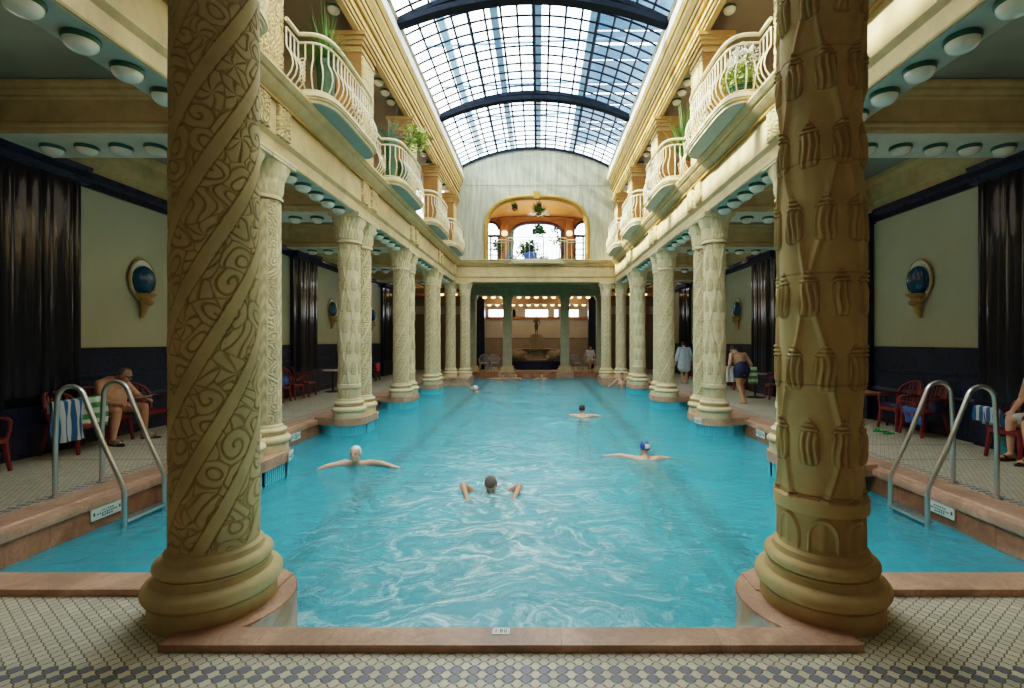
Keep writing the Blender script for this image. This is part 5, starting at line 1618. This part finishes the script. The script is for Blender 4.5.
# swimmers: water at local z = 0
def swimmer(label, x, y, rz, hd, fw, arms, hairm, skin='skin', body_dir=(-1, 0, -.25), cap=None, suit=True, thick=1.0, hair_kw={}):
    c = Vector(hd)
    bd = Vector(body_dir).normalized()
    ne = c + Vector((-.03, 0, -.12)); ch = ne + Vector((-.04, 0, -.10)) + bd * .12; pe = ch + bd * .38
    J = dict(pelvis=pe, chest=ch, neck=ne, head=c)
    for w, s in (('R', -1), ('L', 1)):
        J['sh' + w] = ne + Vector((-.04, s * .19, -.04)); J['el' + w] = Vector(arms[w][0]) + Vector((0, 0, .035)); J['wr' + w] = Vector(arms[w][1]) + Vector((0, 0, .025))
        hip = pe + Vector((0, s * .10, 0)); kn = hip + bd * .40 + Vector((0, s * .05, -.04)); an = kn + bd * .38
        J['hip' + w] = hip; J['kn' + w] = kn; J['an' + w] = an; J['toe' + w] = an + bd * .10 + Vector((.0, s * .01, -.06))
    t, P, R = person(label, (x, y, ZW), rz, J, skin, hairm, fw, voxel=.011, thick=thick, hair_kw=hair_kw)
    if cap: 
        hair(t, P, R, cap, low=.0, front=.0, name='swim_cap', gap=1.09)
    if suit:
        f = MB(); f.cap(pe - bd * .02 - Vector((0, .06, 0)), .13 * thick, pe + Vector((0, .06, 0)), .13 * thick); garment(t, 'swimsuit', f, 'suit', .014)
    return t, P, R
# 1 facing the camera with arms spread
swimmer('white haired swimmer facing the camera with arms spread wide, left half of pool', -2.72, 7.5, -PI / 2, (0, 0, .185), (1, 0, .15),
        {'R': ((.08, -.42, -.03), (.16, -.66, -.12)), 'L': ((.06, .42, .02), (.10, .68, -.03))}, None, 'skin_pale', (-.5, 0, -.9), cap='cap_white')
# 2 swimming towards the camera, head low between raised elbows
swimmer('brown haired swimmer coming towards the camera, head down between both arms', -.48, 6.3, -PI / 2, (.02, 0, .06), (.75, 0, -.65),
        {'R': ((.06, -.36, .04), (.36, -.26, -.03)), 'L': ((.06, .38, .03), (.36, .32, -.03))}, 'hair_grey', 'skin', (-1, 0, -.12), thick=1.05, hair_kw=dict(low=.2))
# 3 swimming away, blue cap with a white band
s3, P, R = swimmer('swimmer in a blue cap with white band swimming away, right half of pool', 1.92, 8.05, PI / 2, (0, 0, .15), (1, .25, 0),
        {'L': ((.05, .40, -.02), (.12, .62, -.04)), 'R': ((.0, -.38, -.06), (-.12, -.64, -.10))}, 'hair_dark', 'skin_pale', (-.8, 0, -.6), cap='cap_blue', hair_kw=dict(low=.35, gap=1.02))
f = MB(); rows = []
for ph in np.linspace(PI * .30, PI * .52, 5): rows.append([P(-.012 + .098 * 1.11 * math.sin(ph) * math.cos(a), .079 * 1.11 * math.sin(ph) * math.sin(a), .03 + .092 * 1.11 * math.cos(ph)) for a in np.linspace(-.2, PI + .5, 24)])
f.grid(rows).build('cap_band', M['cap_white'], s3, recalc=False)
# 4 dark haired, further away
swimmer('dark haired swimmer in dark swimsuit swimming away near the pool middle', 1.27, 12.5, PI / 2, (0, 0, .17), (1, -.1, 0),
        {'L': ((.10, .36, -.06), (.26, .4, -.12)), 'R': ((.02, -.38, -.04), (.06, -.62, -.1))}, 'hair_dark', 'skin_pale', (-.7, 0, -.7), hair_kw=dict(low=.3))
# 5 white capped far swimmer with one arm raised
swimmer('far swimmer in a white cap with one arm lifted, left lane line', -2.3, 18.4, PI, (0, 0, .12), (1, 0, 0),
        {'L': ((.1, .3, -.1), (.3, .3, -.15)), 'R': ((.22, -.22, .10), (.30, -.16, .30))}, None, 'skin', (-1, 0, -.3), cap='cap_white')
swimmer('distant bather at the far pool wall in front of the left square pillar', -1.7, 24.6, -PI / 2, (0, 0, .18), (1, 0, 0),
        {'R': ((.05, -.38, .0), (.15, -.62, .02)), 'L': ((.05, .38, .0), (.15, .62, .02))}, 'hair_grey', 'skin_pale', (0, 0, -1))
swimmer('distant bather at the far pool wall left of the fountain axis, fair hair', -1.05, 24.8, -PI / 2 - .4, (0, 0, .18), (1, 0, 0),
        {'R': ((.05, -.34, -.05), (.15, -.5, -.1)), 'L': ((.05, .34, -.05), (.15, .5, -.1))}, 'hair_grey', 'skin_pale', (0, 0, -1))
swimmer('distant bather at the far pool wall right below the fountain', .28, 24.7, -PI / 2, (0, 0, .17), (1, 0, 0),
        {'R': ((.05, -.34, -.05), (.15, -.5, -.1)), 'L': ((.05, .34, -.05), (.15, .5, -.1))}, 'hair_grey', 'skin_pale', (0, 0, -1))
swimmer('bather leaning on the right pool edge beside the last column platforms', 3.62, 20.1, -PI / 2, (0, 0, .50), (1, 0, 0),
        {'R': ((.05, -.34, .18), (.15, -.5, .1)), 'L': ((.05, .30, .18), (.15, .4, .1))}, 'hair_dark', 'skin', (0, 0, -1))

# ------------------------------------------------------------------ fountain and statue in the far hall
t = thing('wall_fountain', 'carved stone fountain with dark blue basin and side volutes in the far hall', 'fountain', (0, 28.6, 0))
f = MB(); P_ = [(-1.75, .5), (-1.75, -.3)] + [(-1.75 * math.cos(a), -.3 - .9 * math.sin(a)) for a in np.linspace(0, PI, 25)] + [(1.75, -.3), (1.75, .5)]
f.prism(P_, 0, .40); f.prism([(x * 1.04, y * 1.04) for x, y in P_], .40, .48); f.build('basin', M['navy'], t, smooth=False)
f = MB()
f.lathe([(.75, .40), (.8, .55), (.55, .75), (.40, .95), (.42, 1.05), (.75, 1.10), (.85, 1.2), (.80, 1.22), (.3, 1.2)], 32, (0, .1, 0))
for s in (-1, 1):
    f.ell((s * .85, .05, .75), (.42, .35, .32)); f.ell((s * 1.30, .1, .82), (.42, .30, .28)); f.ell((s * 1.62, .15, .62), (.3, .25, .25)); f.ell((s * .55, -.25, .62), (.22, .2, .2))
    f.tube([(s * .4, 0, 1.0), (s * .8, .05, 1.08), (s * 1.2, .1, 1.10), (s * 1.55, .12, 1.0), (s * 1.7, .12, .8)], [.10, .13, .12, .10, .06], 10)
    f.cap((s * .35, -.1, 1.1), .12, (s * .42, -.12, 1.42), .07)
obj('carved_group', remesh(f, .025, 3), M['fountain'], t)
f = MB(); f.prism([(x, y) for x, y in ((-.36, -.3), (.36, -.3), (.36, .3), (-.36, .3))], 1.1, 1.75); f.box(-.44, .44, -.36, .36, 1.75, 1.88); f.box(-.34, .34, -.28, .28, 1.88, 2.02)
f.build('pedestal', M['fountain'], t, smooth=False)
# bronze statue
J = dict(pelvis=(0, 0, .58), chest=(0, .0, .83), neck=(0, 0, .95), head=(.01, 0, 1.04), shR=(0, -.13, .90), elR=(.04, -.17, .74), wrR=(.10, -.06, .80), shL=(0, .13, .90), elL=(.02, .19, .74), wrL=(.08, .16, .58),
         hipR=(0, -.06, .56), knR=(.03, -.05, .31), anR=(-.01, -.05, .07), toeR=(.07, -.06, .03), hipL=(0, .06, .56), knL=(.05, .05, .32), anL=(.0, .05, .07), toeL=(.09, .06, .03))
f = MB()
for w in 'RL':
    for a, b, r0, r1 in (('sh', 'el', .045, .032), ('el', 'wr', .032, .02), ('hip', 'kn', .075, .045), ('kn', 'an', .045, .028), ('an', 'toe', .028, .02)): f.cap(J[a + w], r0, J[b + w], r1)
    f.cap(J['chest'], .085, J['sh' + w], .05); f.cap(J['pelvis'], .09, J['hip' + w], .08)
f.cap(J['pelvis'], .09, J['chest'], .095); f.cap(J['neck'], .04, J['head'], .04)
head(f, J['head'], (1, 0, 0), (0, 0, 1), .72)
f.lathe([(.22, 0), (.22, .03), (.18, .05)], 20)
t = thing('statue', 'slender bronze standing figure on the fountain pedestal', 'statue', (0, 28.6, 2.022), -PI / 2)
obj('figure', remesh(f, .012, 3), M['bronze'], t)

# ------------------------------------------------------------------ light
w = bpy.data.worlds.new('sky'); SC.world = w; w.use_nodes = True
nt = w.node_tree; nt.nodes.clear()
out = nt.nodes.new('ShaderNodeOutputWorld'); bg = nt.nodes.new('ShaderNodeBackground')
tc = nt.nodes.new('ShaderNodeTexCoord'); nz = nt.nodes.new('ShaderNodeTexNoise'); nz.inputs['Scale'].default_value = 2.2; nz.inputs['Detail'].default_value = 5
rp_ = nt.nodes.new('ShaderNodeValToRGB'); rp_.color_ramp.elements[0].position = .38; rp_.color_ramp.elements[0].color = (.74, .87, 1, 1); rp_.color_ramp.elements[1].position = .6; rp_.color_ramp.elements[1].color = (1, .965, .90, 1)
nt.links.new(tc.outputs['Generated'], nz.inputs['Vector']); nt.links.new(nz.outputs['Fac'], rp_.inputs[0]); nt.links.new(rp_.outputs[0], bg.inputs['Color'])
bg.inputs['Strength'].default_value = WORLD
nt.links.new(bg.outputs[0], out.inputs[0])
def light(name, typ, loc, rot, energy, col=(1, 1, 1), **k):
    l = bpy.data.lights.new(name, typ); l.energy = energy; l.color = col
    for a, v in k.items():
        if a == 'portal': l.cycles.is_portal = True
        else: setattr(l, a, v)
    o = bpy.data.objects.new(name, l); COL.objects.link(o); o.location = loc; o.rotation_euler = rot; return o
light('sun', 'SUN', (0, 0, 20), (math.radians(4), math.radians(-54), 0), SUN, (1, .93, .78), angle=math.radians(1.5))
light('skylight_portal', 'AREA', (0, 12.0, 10.9), (0, 0, 0), 1, shape='RECTANGLE', size=6.9, size_y=20, portal=True)
for s, nm in SIDE:
    for k, yb in enumerate(BAYS):
        light('aisle_fill_light', 'POINT', (s * 5.4, yb, 4.0), (0, 0, 0), AISLE, (1, .86, .66), shadow_soft_size=.5)  # added fill for the aisles; their dome lamps are unlit
        light('gallery_fill_light', 'POINT', (s * 4.4, yb, 7.9), (0, 0, 0), GALL, (1, .82, .55), shadow_soft_size=.3)  # added fill under the gallery ceiling, whose domes are unlit
for x in (-2, 2): light('hall_lamp_light', 'POINT', (x, 28.6, 3.7), (0, 0, 0), HALL, (1, .92, .8), shadow_soft_size=.3)
light('upper_room_light', 'POINT', (0, 24.5, 7.2), (0, 0, 0), 30, (1, .85, .66), shadow_soft_size=.3)
for x in (-3.2, 0, 3.2): light('near_gallery_fill_light', 'AREA', (x, -1.0, 5.2), (0, 0, 0), NEAR, (1, .86, .66), shape='DISK', size=1.2)  # unseen fill lights added behind the camera to brighten the near end

# ------------------------------------------------------------------ camera
cd = bpy.data.cameras.new('camera'); cam = bpy.data.objects.new('camera', cd); COL.objects.link(cam)
cam.location = CAM; cam.rotation_euler = (PI / 2, 0, 0)
cd.sensor_width = 36; cd.lens = F / 1024 * 36; cd.shift_x = -27 / 1024; cd.shift_y = -3 / 1024
cd.clip_end = 200; cd.clip_start = .05
SC.camera = cam
SC.view_settings.view_transform = 'Filmic'; SC.view_settings.look = LOOK; SC.view_settings.exposure = EXPO
SC.cycles.max_bounces = 10; SC.cycles.diffuse_bounces = 5; SC.cycles.transparent_max_bounces = 16; SC.cycles.transmission_bounces = 6; SC.cycles.glossy_bounces = 4
SC.cycles.sample_clamp_indirect = 6.0; SC.cycles.sample_clamp_direct = 0
SC.cycles.caustics_reflective = False; SC.cycles.caustics_refractive = True
SC.cycles.use_denoising = True
